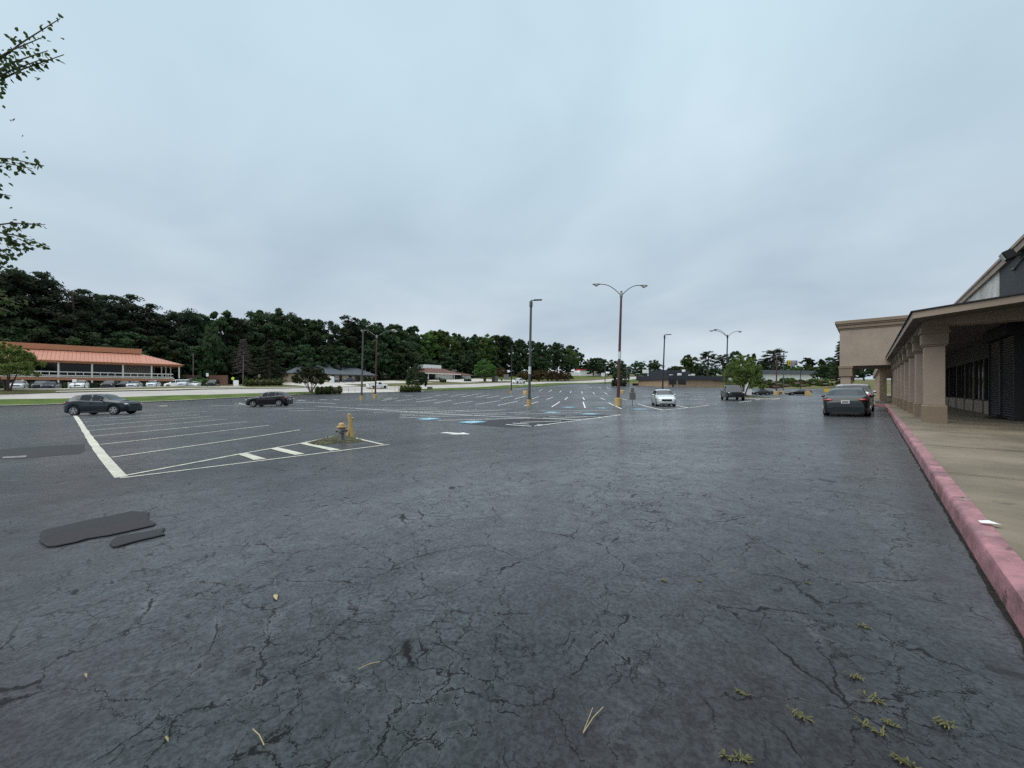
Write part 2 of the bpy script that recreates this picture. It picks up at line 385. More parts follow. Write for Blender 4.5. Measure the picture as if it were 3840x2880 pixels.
# ------------------------------------------------------------------ ground
def sheet(name, n0, n1, t0, t1, dz, mat, sn=1.0, st=1.0, nfun=None, kind='structure'):
    a = np.linspace(n0, n1, max(2, int(abs(n1-n0)/sn)+1)); t = np.linspace(t0, t1, max(2, int((t1-t0)/st)+1))
    A, T = np.meshgrid(a, t, indexing='ij')
    X = -A; Z = gz_arr(X, T) + dz
    V = np.stack([X, T, Z], -1).reshape(-1,3); k = len(t)
    fs = [(i*k+j, i*k+j+1, (i+1)*k+j+1, (i+1)*k+j) for i in range(len(a)-1) for j in range(k-1)]
    me = bpy.data.meshes.new(name); me.from_pydata(V.tolist(), [], fs); me.materials.append(mat)
    me.shade_smooth()
    if me.polygons[0].normal.z < 0: me.flip_normals()
    o = link(name, me); return tag(o, kind=kind)

KN = lambda t: -.60 - .0095*max(0, min(t, 41) - 2)   # kerb foot (n) along t
# terrain below and around everything
tx = np.concatenate([np.arange(-900,-300,40), np.arange(-300,-100,4), np.arange(-100,30,5), np.arange(30,420,30)]).astype(float)
ty = np.concatenate([np.arange(-240,-60,20), np.arange(-60,260,4), np.arange(260,1000,40)]).astype(float)
TX, TY = np.meshgrid(tx, ty, indexing='ij')
cx_, cy_ = np.clip(TX,-300,120), np.clip(TY,-80,420)
TZ = gz_arr(cx_, cy_)
inside = (TX > -103.5) & (TX < 40) & (TY > -80) & (TY < 152)
TZ = TZ - np.where(inside, .5, .03)
k = len(ty)
me = bpy.data.meshes.new('ground'); me.from_pydata(np.stack([TX,TY,TZ],-1).reshape(-1,3).tolist(), [], [(i*k+j,i*k+j+1,(i+1)*k+j+1,(i+1)*k+j) for i in range(len(tx)-1) for j in range(k-1)])
me.materials.append(M_grass2); me.materials.append(M_forestfloor)
me.shade_smooth()
if me.polygons[0].normal.z < 0: me.flip_normals()
for p in me.polygons:
    if p.center.x < -143: p.material_index = 1
tag(link('ground', me), kind='structure')

sheet('parking_lot', -1.6, 82, -60, 152, 0, M_asph, 1.0, 1.0)
sheet('lot_edge_kerb', 81.85, 82.15, -60, 62, .10, M_conc, .3, 1.0)
sheet('grass_strip', 82.1, 88.1, -60, 34.5, .07, M_grass, 1.0, 1.5)
sheet('grass_strip', 82.1, 88.1, 57, 205, .07, M_grass, 1.0, 1.5)
sheet('driveway', 82.0, 88.1, 34.5, 57, .03, M_conc, 1.0, 1.5)
sheet('road', 88, 98, -80, 330, .03, M_road, 1.0, 2.0)
sheet('grass_verge', 98.2, 104, -80, 36, .10, M_grass2, 1.0, 2.0)
sheet('grass_verge', 98.2, 110, 48, 330, .06, M_grass2, 1.0, 2.0)
sheet('footpath', 99.0, 100.3, -4, 36, .13, M_conc, .6, 2.0)
sheet('office_car_park', 104, 127.5, -80, 24, .12, M_conc, 1.5, 2.0)
sheet('driveway', 98, 136, 36, 48, .14, M_conc, 1.5, 2.0)
sheet('bank_car_park', 110, 137.5, 48, 80, .10, M_conc, 1.5, 2.0)
sheet('lawn', 104, 112, 24, 36, .11, M_grass2, 1.5, 2.0)
sheet('driveway', 104, 135, 88, 122, .12, M_conc, 1.5, 2.0)
sheet('lawn', 110, 140, 122, 200, .05, M_grass, 3, 3.0)

# covered walkway + kerb on the right; floor level
FL = EYE - 1.15
b = MB()
ts = [-40,-20,-6,0] + list(np.arange(1.5, 41.1, 1.5))
def walk_profile(t):
    n = KN(t); z = gz(-n, t); return -n, z
kt = [walk_profile(t) for t in ts]
for i in range(len(ts)-1):
    (x0,z0),(x1,z1) = kt[i], kt[i+1]
    b.add([(x0+.15,ts[i],z0+.178),(x1+.15,ts[i+1],z1+.178),(4.15,ts[i+1],FL+.004),(4.15,ts[i],FL+.004)],[(0,1,2,3)])
x1,z1 = kt[-1]
b.add([(-2.3,41.15,z1+.178),(4.15,41.15,FL+.004),(4.15,41,FL+.004),(x1+.15,41,z1+.178)],[(0,1,2,3)])
b.bb(-2.3,4.15,41.15,120,FL-.1,FL)
tag(b.build('walkway', M_walk), kind='structure')
# expansion joints in the walkway
b = MB()
for t in (3.5,8.0,11.6,15.5,17.5,22,27,32,37):
    b.add([(.76-KN(t)-.6,t,FL+.0005+.006),(4.1,t,FL+.010),(4.1,t+.025,FL+.010),(.76-KN(t)-.6,t+.025,FL+.0065)],[(0,1,2,3)])
tag(b.build('walkway_joint', M_dark), kind='structure')
# kerb of separate cast lengths
b = MB()
seg = list(np.arange(-12, 41, 3.05)) + [41.0]
for i in range(len(seg)-1):
    t0, t1 = seg[i], seg[i+1]-.02
    q = 4; prof = None; V=[]
    for j in range(q+1):
        t = t0 + (t1-t0)*j/q; x, z = walk_profile(t); jz = random.uniform(-.004,.004)
        for dx, dz in ((0,-.05),(.012,.13),(.022,.165),(.045,.182+jz),(.15,.186+jz),(.15,-.05)): V.append((x+dx+random.uniform(-.002,.002),t,z+dz))
    Fc = [(a*6+c, a*6+c+1, (a+1)*6+c+1, (a+1)*6+c) for a in range(q) for c in range(5)] + [tuple(range(6)), tuple(q*6+c for c in range(5,-1,-1))]
    b.add(V, Fc)
x, z = walk_profile(41)
b.bb(-2.45, x+.15, 41.0, 41.15, z-.05, z+.185)
b.bb(-2.45, -2.3, 41.15, 90, z-.05, z+.185)
tag(b.build('kerb', M_kerb, smooth=R(40)), kind='structure')
# grit and dirt washed into the gutter
b = MB(); V = []; tt = np.arange(0.5, 40.8, .05); rw_ = np.convolve(rng.random(len(tt)+12)**2, np.hanning(9)/4, 'same')
for i_, t in enumerate(tt):
    x, z = walk_profile(t); w_ = .004 + .040*rw_[i_+6] + .010*random.random()
    V += [(x+.02, t, z+.004+.003), (x-w_, t, gz(x-w_, t)+.0055)]
b.add(V, [(2*i,2*i+2,2*i+3,2*i+1) for i in range(len(tt)-1)]); tag(b.build('gutter_dirt', pr('gutter_grit', (.010,.010,.010), .9, var=.6, scale=30, col2=(.035,.032,.028), spec=.1)), kind='structure')

# ------------------------------------------------------------------ painted markings
def strip(mb, p, q, w, dz=.006):
    p, q = Vector(p), Vector(q); d = (q-p); d.z = 0; Ln = d.length
    if Ln < 1e-3: return
    s = Vector((-d.y, d.x, 0)).normalized() * w/2; k = max(1, int(Ln/.8))
    V = []
    for i in range(k+1):
        c = p + d*i/k; j = random.uniform(.9,1.1)
        for sg in (1,-1):
            a = c + s*sg*j; V.append((a.x,a.y,gz(a.x,a.y)+dz))
    mb.add(V, [(2*i,2*i+1,2*i+3,2*i+2) for i in range(k)])
def poly(mb, pts, dz=.006):
    c = sum(pts, Vector((0,0,0)))/len(pts); V = [c]+list(pts); k = len(pts)
    mb.add([(a.x,a.y,gz(a.x,a.y)+dz) for a in V], [(0,1+i,1+(i+1)%k) for i in range(k)])
mk = MB()
def ln(a, b2, w=.135, dz=.006): strip(mk, gpx(*a), gpx(*b2), w, dz)
mo = MB()
strip(mo, gpx(455,1790), gpx(256,1537), .20)
for a, c in (((416,1716),(1125,1612)),((376,1667.6),(1009,1595)),((347,1637),(926,1581)),((333,1615),(853,1572)),((322,1599),(796,1560.6)),((311,1583),(749,1555.5)),((300,1573.5),(702,1550)),
             ((470,1784),(911,1701)),((911,1701),(1139,1661)),((1139,1661),(1262,1634)),((450,1794),(1461,1667)),((1331,1642.5),(1437,1667.5))):
    strip(mo, gpx(*a), gpx(*c), .11, .0085)
for a, c in (((908,1702),(976,1724)),((1027,1681),(1125,1705)),((1136,1662),(1259,1689))):
    strip(mo, gpx(*a), gpx(*c), .26, .012)
tag(mo.build('old_parking_lines', M_paintc), kind='structure')
for a, c in (
 ((1186,1523.4),(2181,1574.5)),((2004,1598),(2328,1555.5)),((1850,1588),(1993,1598.6)),((1923,1587),(2035,1593.5)),((1951,1584),(2105,1579)),((2035,1567),(2181,1574.5)),((2060,1562.5),(2215,1569.5)),((2120,1560),(2262,1564.5)),
 ((1494,1567.5),(1900,1553)),((1640,1576.6),(2005,1567.5)),((1500,1555.5),(1898,1537)),((1500,1549),(1790,1537)),((1500,1560.5),(1990,1545)),((1930,1553),(2180,1547.5)),((2020,1541),(2300,1538.5)),((1320,1531),(1640,1530)),((1260,1539),(1640,1535)),((1400,1546),(1740,1540)),((1340,1519),(1560,1520)),
 ((1965.5,1522),(2018.7,1506)),((2068.5,1526.5),(2099.5,1506)),((2187,1507.6),(2194.6,1530)),((2281.6,1510),(2331,1533)),((2391.5,1514.5),(2489,1538.5)),
 ((2049.6,1498),(2073.7,1489.7)),((2118,1499),(2128.7,1489.7)),((2186,1490),(2191.5,1500)),((2252,1492),(2269.5,1500)),((1994.7,1495.6),(2020,1487.7)),((2330,1496),(2352,1500)),
 ((2020,1467),(2034,1459.5)),((2056.5,1469.8),(2070,1461)),((2097.7,1471.5),(2105,1464.7)),((2139,1473),(2142,1465.7)),((2181,1467),(2183.6,1476)),((2223,1470.5),(2230,1478.4)),((2266,1471.5),(2277.4,1478.7)),
 ((2209.4,1450.5),(2219.7,1454.5)),((2245.5,1452),(2254,1456.7)),((2276,1452.6),(2288,1458)),
 ((1866.5,1520),(1941,1504.6)),((1783.7,1516.8),(1876,1502.7)),((1699.7,1515),(1773,1505)),((1629,1512),(1694,1501)),((1560,1508),(1640,1498)),
 ((1930,1496.5),(1968,1486)),((1877,1495),(1923,1484)),((1824,1493),(1873,1484)),((1785,1490.5),(1835,1480)),((1732,1488),(1805.6,1475)),((1690,1486.5),(1751,1476)),((1630.5,1485),(1680.7,1478)),
 ((1440,1497),(1470,1491)),((1430,1503),(1490,1494)),((1480,1505),(1560,1495)),((1560,1499),(1620,1490)),
 ((2489,1538.5),(2581,1529)),((2581,1529),(2659,1519.5)),((2535,1519.5),(2581,1529)),((2366,1544),(2425,1543.5)),
 ((2770,1509),(2818,1503)),((2830,1500),(2890,1492)),((2440,1470),(2480,1474)),((2520,1468),(2600,1474)),((2560,1494),(2650,1500)),((2540,1480),(2660,1490)),((2620,1512),(2690,1515)),((2360,1462),(2420,1466)),((2380,1478),(2440,1484)),
 ((880,1515),(1010,1516)),((790,1521),(960,1519)),((895,1511),(935,1518)),((640,1547),(770,1543)),((1110,1508),(1260,1514)),((1020,1534),(1180,1531)),((1080,1541),(1230,1538))):
    ln(a, c)
for x, y in ((612,1522),(1130,1501),(1212,1499),(1533,1484),(1260,1499),(1090,1494)):
    strip(mk, gpx(x-14,y), gpx(x+14,y), .45)
# big arrow in front of the hatched bay
A, B2 = gpx(1661,1623), gpx(1764,1629)
d = (B2-A).normalized(); s = Vector((-d.y,d.x,0)); Ln = (B2-A).length
poly(mk, [A+s*.16, A+d*Ln*.55+s*.16, A+d*Ln*.55-s*.16, A-s*.16], .011)
poly(mk, [B2, A+d*Ln*.5+s*.42, A+d*Ln*.5-s*.42], .0075)
tag(mk.build('parking_lines', M_paint), kind='structure')
bl = MB(); wsym = MB()
for x0, x1, y in ((1570,1647,1571),(1726,1817,1583),(2040,2100,1546.5),(2179,2246,1552.5),(2234,2281,1530.5),(2364,2428,1534.5),(2108,2158,1527.5)):
    A, B2 = gpx(x0,y), gpx(x1,y); c = (A+B2)/2; h = min(.8,(B2-A).length*.42)
    poly(bl, [c+Vector((a*h,b2*h,0)) for a,b2 in ((-1,-1),(1,-1),(1,1),(-1,1))], .011)
    # wheelchair symbol: ring, back, head, leg
    ring = [c+Vector((math.cos(a)*h*.45,math.sin(a)*h*.45-h*.15,0)) for a in np.linspace(1.9,6.4,12)]
    for i in range(11): strip(wsym, ring[i], ring[i+1], .09, .016)
    strip(wsym, c+Vector((0,h*.55,0)), c+Vector((0,-.05*h,0)), .10, .0165)
    strip(wsym, c+Vector((0,-.05*h,0)), c+Vector((h*.45,-.1*h,0)), .10, .017)
    poly(wsym, [c+Vector((math.cos(a)*.09,h*.72+math.sin(a)*.09,0)) for a in np.linspace(0,6.28,9)[:-1]], .0155)
tag(bl.build('blue_bay_paint', M_blue), kind='structure'); tag(wsym.build('wheelchair_symbols', M_paint), kind='structure')
# darker fresh sealer inside the hatched bay
b = MB(); poly(b, [gpx(*p) for p in ((1715,1586),(1850,1575),(2120,1557),(2300,1556),(2150,1580),(1995,1603),(1880,1602))], .003)
tag(b.build('sealed_asphalt', M_patch), kind='structure')

# repair patches of asphalt
def patch(name, pts, h):
    P = [gpx(*p) for p in pts]
    c = sum(P, Vector((0,0,0)))/len(P)
    # ragged outline
    out = []
    for i in range(len(P)):
        a, d = P[i], P[(i+1)%len(P)]; k = max(1, int((d-a).length/.12))
        for j in range(k):
            q = a.lerp(d, j/k); out.append(q + Vector((random.uniform(-.03,.03), random.uniform(-.03,.03), 0)))
    k = len(out); V = []
    for q in out: V.append((q.x,q.y,gz(q.x,q.y)-.02))
    for q in out: V.append((q.x,q.y,gz(q.x,q.y)+h*.7))
    inn = [q + (c-q).normalized()*.02 for q in out]
    for q in inn: V.append((q.x,q.y,gz(q.x,q.y)+h))
    V.append((c.x,c.y,gz(c.x,c.y)+h))
    Fc = [(i,(i+1)%k,k+(i+1)%k,k+i) for i in range(k)]+[(k+i,k+(i+1)%k,2*k+(i+1)%k,2*k+i) for i in range(k)]+[(2*k+i,2*k+(i+1)%k,3*k) for i in range(k)]
    b = MB(); b.add(V, Fc); return tag(b.build(name, M_patch), kind='structure')
patch('asphalt_patch', [(160,1994),(250,1973),(420,1937),(500,1921),(548,1922),(558,1936),(562,1950),(590,1966),(575,1973),(480,1994),(340,2024),(200,2055),(165,2057)], .022)
patch('asphalt_patch', [(420,2022),(500,2006),(606,1987),(620,1997),(608,2009),(520,2033),(440,2056),(418,2054)], .022)
b = MB(); poly(b, [gpx(*p) for p in ((-60,1690),(150,1674),(316,1666),(318,1690),(300,1702),(60,1722),(-60,1722))], .004); tag(b.build('asphalt_patch', M_patch), kind='structure')
b = MB(); poly(b, [gpx(*p) for p in ((10,1714),(100,1709),(98,1716),(8,1720))], .011); tag(b.build('worn_paint_dash', pr('faded_paint', (.16,.16,.155), .7, var=.5, scale=9)), kind='structure')

# ------------------------------------------------------------------ sky and light
w = bpy.data.worlds.new('World'); SC.world = w; w.use_nodes = True
N = w.node_tree.nodes; L = w.node_tree.links; N.clear()
SUN_EL, SUN_AZ = R(48), R(200)
sky = N.new('ShaderNodeTexSky'); sky.sky_type = 'NISHITA'; sky.sun_disc = False; sky.sun_elevation = SUN_EL; sky.sun_rotation = SUN_AZ; sky.dust_density = 2.0
tc = N.new('ShaderNodeTexCoord'); sep = N.new('ShaderNodeSeparateXYZ'); L.new(tc.outputs['Generated'], sep.inputs[0])
def wm(op, a, b2=None, clamp=False):
    x = N.new('ShaderNodeMath'); x.operation = op; x.use_clamp = clamp
    for i,q in enumerate((a,b2)):
        if q is None: continue
        if isinstance(q,(int,float)): x.inputs[i].default_value = q
        else: L.new(q, x.inputs[i])
    return x.outputs[0]
zc = wm('MAXIMUM', sep.outputs['Z'], 0.0)
dv = wm('ADD', zc, .22)
cmb = N.new('ShaderNodeCombineXYZ'); L.new(wm('DIVIDE', sep.outputs['X'], dv), cmb.inputs[0]); L.new(wm('DIVIDE', sep.outputs['Y'], dv), cmb.inputs[1]); cmb.inputs[2].default_value = 3.7
n1 = N.new('ShaderNodeTexNoise'); n1.inputs['Scale'].default_value = .95; n1.inputs['Detail'].default_value = 8; n1.inputs['Roughness'].default_value = .5; n1.inputs['Distortion'].default_value = .3; L.new(cmb.outputs[0], n1.inputs['Vector'])
rp = N.new('ShaderNodeValToRGB'); L.new(sep.outputs['Z'], rp.inputs['Fac'])
E = rp.color_ramp.elements
E[0].position = 0.0; E[0].color = (.62,.71,.79,1)
E[1].position = 1.0; E[1].color = (2.6,2.7,2.8,1)
for pos, c in ((.08,(.63,.712,.785)),(.18,(.565,.66,.745)),(.35,(.505,.63,.73)),(.50,(.565,.71,.81)),(.755,(.61,.79,.90)),(.86,(2.0,2.1,2.2))):
    e = E.new(pos); e.color = (*c,1)
cr = N.new('ShaderNodeValToRGB'); L.new(n1.outputs['Fac'], cr.inputs['Fac'])
cr.color_ramp.elements[0].position = .30; cr.color_ramp.elements[0].color = (.83,.86,.89,1)
cr.color_ramp.elements[1].position = .70; cr.color_ramp.elements[1].color = (1.17,1.15,1.12,1)
mx = N.new('ShaderNodeMix'); mx.data_type = 'RGBA'; mx.blend_type = 'MULTIPLY'; mx.inputs['Factor'].default_value = 1; L.new(rp.outputs['Color'], mx.inputs[6]); L.new(cr.outputs['Color'], mx.inputs[7])
sc10 = N.new('ShaderNodeVectorMath'); sc10.operation = 'SCALE'; sc10.inputs['Scale'].default_value = 10.0; L.new(mx.outputs[2], sc10.inputs[0])
m2 = N.new('ShaderNodeMix'); m2.data_type = 'RGBA'; m2.inputs['Factor'].default_value = .94; L.new(sky.outputs['Color'], m2.inputs[6]); L.new(sc10.outputs[0], m2.inputs[7])
bg = N.new('ShaderNodeBackground'); bg.inputs['Strength'].default_value = .10; L.new(m2.outputs[2], bg.inputs['Color'])
ow = N.new('ShaderNodeOutputWorld'); L.new(bg.outputs[0], ow.inputs['Surface'])
sd = bpy.data.lights.new('sun', 'SUN'); sd.energy = 1.4; sd.angle = R(45); sd.color = (1.0,.97,.93)
so = bpy.data.objects.new('sun', sd); COL.objects.link(so)
dirv = Vector((math.sin(SUN_AZ)*math.cos(SUN_EL), math.cos(SUN_AZ)*math.cos(SUN_EL), math.sin(SUN_EL)))
so.rotation_euler = dirv.to_track_quat('Z','Y').to_euler()
SC.cycles.use_denoising = False
SC.view_settings.view_transform = 'Standard'; SC.view_settings.look = 'None'; SC.view_settings.exposure = 0; SC.view_settings.gamma = 1

cd = bpy.data.cameras.new('camera'); cam = bpy.data.objects.new('camera', cd); COL.objects.link(cam); SC.camera = cam
cd.sensor_width = 36; cd.lens = 36*F/3840; cd.shift_y = (HZ-1440)/3840; cd.clip_end = 3000; cd.clip_start = .05
cam.location = (0,0,EYE); cam.rotation_euler = (R(90), 0, TH)
#@@PART2
# ------------------------------------------------------------------ buildings
def part(name, mb, mat, root, parent=None, smooth=False, bevel=0, label=None):
    """world-space mesh made a child of root (or of a part of root)"""
    o = root.location
    mb.v = [(v[0]-o[0], v[1]-o[1], v[2]-o[2]) for v in mb.v]
    ob = mb.build(name, mat, parent or root, smooth, bevel)
    if label: ob['label'] = label
    return ob
Z = lambda h: EYE + h         # height given relative to the eye

# ---- shop with the colonnade
shop = thing('shop_building', 'long taupe shop building with a covered walkway on square columns beside the pink kerb', 'building', (4.15, 24, FL))
WX = 4.15
# body of the building
b = MB(); b.bb(WX, 30, 26.25, 43, FL-.4, Z(5.05)); part('wall', b, M_white_st, shop)
b = MB(); b.bb(WX, 30, -10, 26.25, FL-.4, Z(5.05)); part('wall', b, M_dkbrick, shop, label='dark painted brick wall above the canopy')
b = MB(); b.bb(WX-.10, 30.1, -10.1, 43.0, Z(5.05), Z(5.30)); b.bb(WX-.14, 30.14, -10.14, 43.0, Z(5.30), Z(5.42)); part('parapet', b, M_taupe, shop)
# upper wall inside the walkway (bulkhead) and piers
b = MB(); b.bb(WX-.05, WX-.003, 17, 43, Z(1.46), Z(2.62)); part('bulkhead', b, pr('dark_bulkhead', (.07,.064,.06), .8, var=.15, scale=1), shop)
# windows between piers
piers = [26.6, 28.6, 30.9, 33.4, 36.2, 39.2, 42.6]
for i in range(len(piers)-1):
    a, c = piers[i], piers[i+1]
    b = MB(); b.bb(WX-.03, WX-.003, a+.12, c-.12, FL+.62, Z(1.459)); wn = part('window', b, M_dkglass, shop)
    b = MB(); 
    for tt in (a+.12, (a+c)/2, c-.12): b.bb(WX-.07, WX-.031, tt-.03, tt+.03, FL+.6, Z(1.44))
    b.bb(WX-.065, WX-.031, a+.14, c-.14, FL+.6, FL+.66)
    part('window_frame', b, M_winframe, shop, wn)
    b = MB(); b.bb(WX-.12, WX-.003, a+.2, c-.2, FL, FL+.6); part('base_panel', b, M_taupe, shop, bevel=.01)
    b = MB(); b.bb(WX-.10, WX-.003, a-.11, a+.11, FL+.005, Z(1.45)); part('pier', b, M_winframe, shop)
b = MB(); b.bb(WX-.03,WX-.003,15,22.3,FL+.05,Z(1.459)); part('window', b, M_dkglass, shop)
# roll shutters in front of the near unit
for (a, c) in ((24.7, 26.45), (22.6, 24.5)):
    b = MB(); n = 34; h = (2.0+1.15)/n
    for i in range(n):
        z0 = FL + i*h
        b.add([(WX-.20,a,z0),(WX-.20,c,z0),(WX-.235,c,z0+h*.5),(WX-.235,a,z0+h*.5),(WX-.20,c,z0+h*.95),(WX-.20,a,z0+h*.95)],[(0,1,2,3),(3,2,4,5)])
    sh = part('roll_shutter', b, M_shutter, shop)
    for q0 in (a-.09, c):
        b = MB(); b.bb(WX-.26,WX-.02,q0,q0+.09,FL,Z(2.0)); part('shutter_guide', b, M_dark, shop, sh)
    b = MB(); b.bb(WX-.42,WX-.01,a-.09,c+.09,Z(2.0),Z(2.38)); part('shutter_box', b, M_dark, shop, sh, bevel=.02)
# columns
for k in range(8):
    t = 19.8 + 3.25*k; x0 = 1.44
    b = MB(); b.bb(x0+.03, x0+.53, t+.03, t+.53, FL+.60, Z(1.50)); col = part('column', b, M_taupe, shop, bevel=.012)
    b = MB(); b.bb(x0-.01, x0+.57, t-.01, t+.57, FL-.02, FL+.56)
    b.add([(x0-.01,t-.01,FL+.56),(x0+.57,t-.01,FL+.56),(x0+.57,t+.57,FL+.56),(x0-.01,t+.57,FL+.56),(x0+.028,t+.028,FL+.605),(x0+.532,t+.028,FL+.605),(x0+.532,t+.532,FL+.605),(x0+.028,t+.532,FL+.605)],[(0,1,5,4),(1,2,6,5),(2,3,7,6),(3,0,4,7)])
    part('column_base', b, M_taupe2, shop, col)
    b = MB(); b.bb(x0-.01, x0+.57, t-.01, t+.57, Z(1.50), Z(1.56)); b.bb(x0-.04, x0+.60, t-.04, t+.60, Z(1.56), Z(1.95)); b.bb(x0-.08, x0+.64, t-.08, t+.64, Z(1.95), Z(2.02)); b.bb(x0-.05, x0+.61, t-.05, t+.61, Z(2.02), Z(2.20)); part('capital', b, M_taupe2, shop, col, bevel=.006)
# beams
b = MB(); b.bb(1.44, 2.01, 19.80, 43, Z(2.2), Z(2.62)); b.bb(2.01, WX-.05, 19.80, 20.36, Z(2.2), Z(2.62)); part('beam', b, M_taupe, shop)
# ceiling of the walkway
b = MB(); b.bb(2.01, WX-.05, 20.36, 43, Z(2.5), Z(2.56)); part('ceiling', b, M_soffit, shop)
# overhang: soffit, fascia, sloping shingle roof
ex, et = 1.10, 18.3
slope = .098
def rz_(x): return Z(2.55) + slope*(x-ex)
b = MB()
b.add([(ex+.03,et+.03,Z(2.36)),(WX+.4,et+.03,rz_(WX+.4)-.18),(WX+.4,43,rz_(WX+.4)-.18),(ex+.03,43,Z(2.36))],[(0,1,2,3)])
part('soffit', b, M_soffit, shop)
b = MB(); b.bb(ex, ex+.03, et, 43, Z(2.33), Z(2.55)-.01)
b.add([(ex,et-.001,Z(2.33)),(WX+.4,et-.001,rz_(WX+.4)-.22),(WX+.4,et-.001,rz_(WX+.4)-.01),(ex,et-.001,Z(2.55)-.01),(ex,et+.03,Z(2.33)),(WX+.4,et+.03,rz_(WX+.4)-.22),(WX+.4,et+.03,rz_(WX+.4)-.01),(ex,et+.03,Z(2.55)-.01)],[(0,1,2,3),(4,5,6,7),(0,4,5,1)])
part('fascia', b, M_taupe, shop)
b = MB(); v = [(ex-.05,et-.05,rz_(ex-.05)),(WX-.003,et-.05,rz_(WX)),(WX-.003,43,rz_(WX)),(ex-.05,43,rz_(ex-.05))]
b.prism(v, (0,0,.035)); part('canopy_roof', b, M_shingle, shop)

# ---- porte-cochere (tall taupe portico over the drive)
por = thing('portico', 'tall taupe entrance portico with stepped cornice spanning the drive beyond the parked cars', 'building', (0, 43, FL))
px0, px1, pt0, pt1 = -1.74, 4.4, 43.05, 50
b = MB(); b.bb(px0, px1, pt0, pt1, Z(1.96), Z(5.0)); part('wall', b, M_taupe, por)
b = MB(); b.bb(px0-.06, px1, pt0-.06, pt1+.06, Z(5.0), Z(5.12)); b.bb(px0-.14, px1, pt0-.14, pt1+.14, Z(5.12), Z(5.38)); b.bb(px0-.22, px1, pt0-.22, pt1+.22, Z(5.38), Z(5.50)); b.bb(px0-.30, px1, pt0-.30, pt1+.30, Z(5.50), Z(5.76)); part('cornice', b, M_taupe2, por, bevel=.02)
for (cx, cy) in ((px0+.05, pt0), (px0+.05, pt1-.7)):
    b = MB(); zb = gz(cx, cy)-.2; b.bb(cx, cx+.66, cy+.04, cy+.70, zb, Z(1.05)); c1 = part('column', b, M_taupe, por, bevel=.015)
    b = MB(); b.bb(cx-.04, cx+.70, cy, cy+.74, Z(1.05), Z(1.10)); b.bb(cx-.10, cx+.76, cy-.06, cy+.80, Z(1.10), Z(1.78)); b.bb(cx-.14, cx+.80, cy-.10, cy+.84, Z(1.78), Z(1.957)); part('capital', b, M_taupe2, por, c1)
    b = MB(); b.bb(cx-.04, cx+.70, cy, cy+.74, zb, gz(cx,cy)+.6); part('column_base', b, M_taupe2, por, c1)
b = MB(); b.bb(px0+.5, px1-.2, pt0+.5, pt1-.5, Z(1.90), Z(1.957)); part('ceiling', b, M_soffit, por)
b = MB(); b.bb(2.6, 4.4, pt0+.02, pt1, FL, Z(1.955)); part('door_bay', b, M_dkglass, por, label='dark glazed entrance bay')
# ---- further shops beyond the portico
far = thing('far_shop_building', 'cream columned shop row seen through the gap beyond the portico', 'building', (3, 70, FL))
b = MB(); b.bb(3.2, 28, 50.4, 100, FL-.4, Z(4.4)); part('wall', b, M_brownwall, far)
b = MB(); b.bb(.75, 3.2, 50.5, 100, Z(2.0), Z(2.8)); part('canopy', b, M_taupe, far)
for k in range(9):
    b = MB(); b.bb(.9, 1.4, 53+4.6*k, 53.5+4.6*k, FL-.1, Z(2.0)); part('column', b, M_beige, far)

# flood lamp, its conduit, antenna on the dark brick wall
fl = thing('floodlight', 'boxy black floodlight with pale lens on the dark brick wall above the canopy', 'floodlight', (WX-.02, 22.9, Z(4.95)))
b = MB(); b.box((-.30,0,.0),(.28,.42,.34), tilt=Matrix.Rotation(R(-25),3,'Y')); b.build('housing', M_black, fl, bevel=.03)
b = MB(); b.box((-.447,0,-.07),(.012,.36,.27), tilt=Matrix.Rotation(R(-25),3,'Y')); b.build('lens', M_headglass, fl)
b = MB(); b.tube([(0,0,-.05),(-.12,0,-.05),(-.22,0,0)],.03); b.bb(-.03,.015,-.1,.1,-.18,.08); b.build('bracket', M_black, fl)
cdt = thing('conduit_pipe', 'thin grey conduit pipe running slanted below the floodlight on dark brick', 'pipe', (WX-.03, 23.7, Z(4.6)))
b = MB(); b.tube([(0,.1,.0),(0,-1.2,.14),(0,-4.5,.52)],.022); b.ell((-.02,.12,-.03),(.06,.06,.06)); b.build('tube', M_polegrey, cdt)
an = thing('antenna', 'thin upright antenna rod standing on the parapet above the floodlight', 'antenna', (WX+.3, 23.9, Z(5.40)))
b = MB(); b.tube([(0,0,0),(0,0,1.15)],.024,6); b.build('rod', M_polegrey, an)
b = MB(); b.tube([(0,0,.55),(0,0,.95)],.042,6); b.build('coil', M_polegrey, an)
bx = thing('doormat', 'black rolled mat lying at the foot of the roll shutter', 'mat', (WX-.5, 24.2, FL+.006))
b = MB(); b.bb(-.16,.16,-.45,.45,0,.03); b.tube([(.1,-.45,.09),(.1,.45,.09)],.08,10); b.build('mat_roll', M_black, bx)

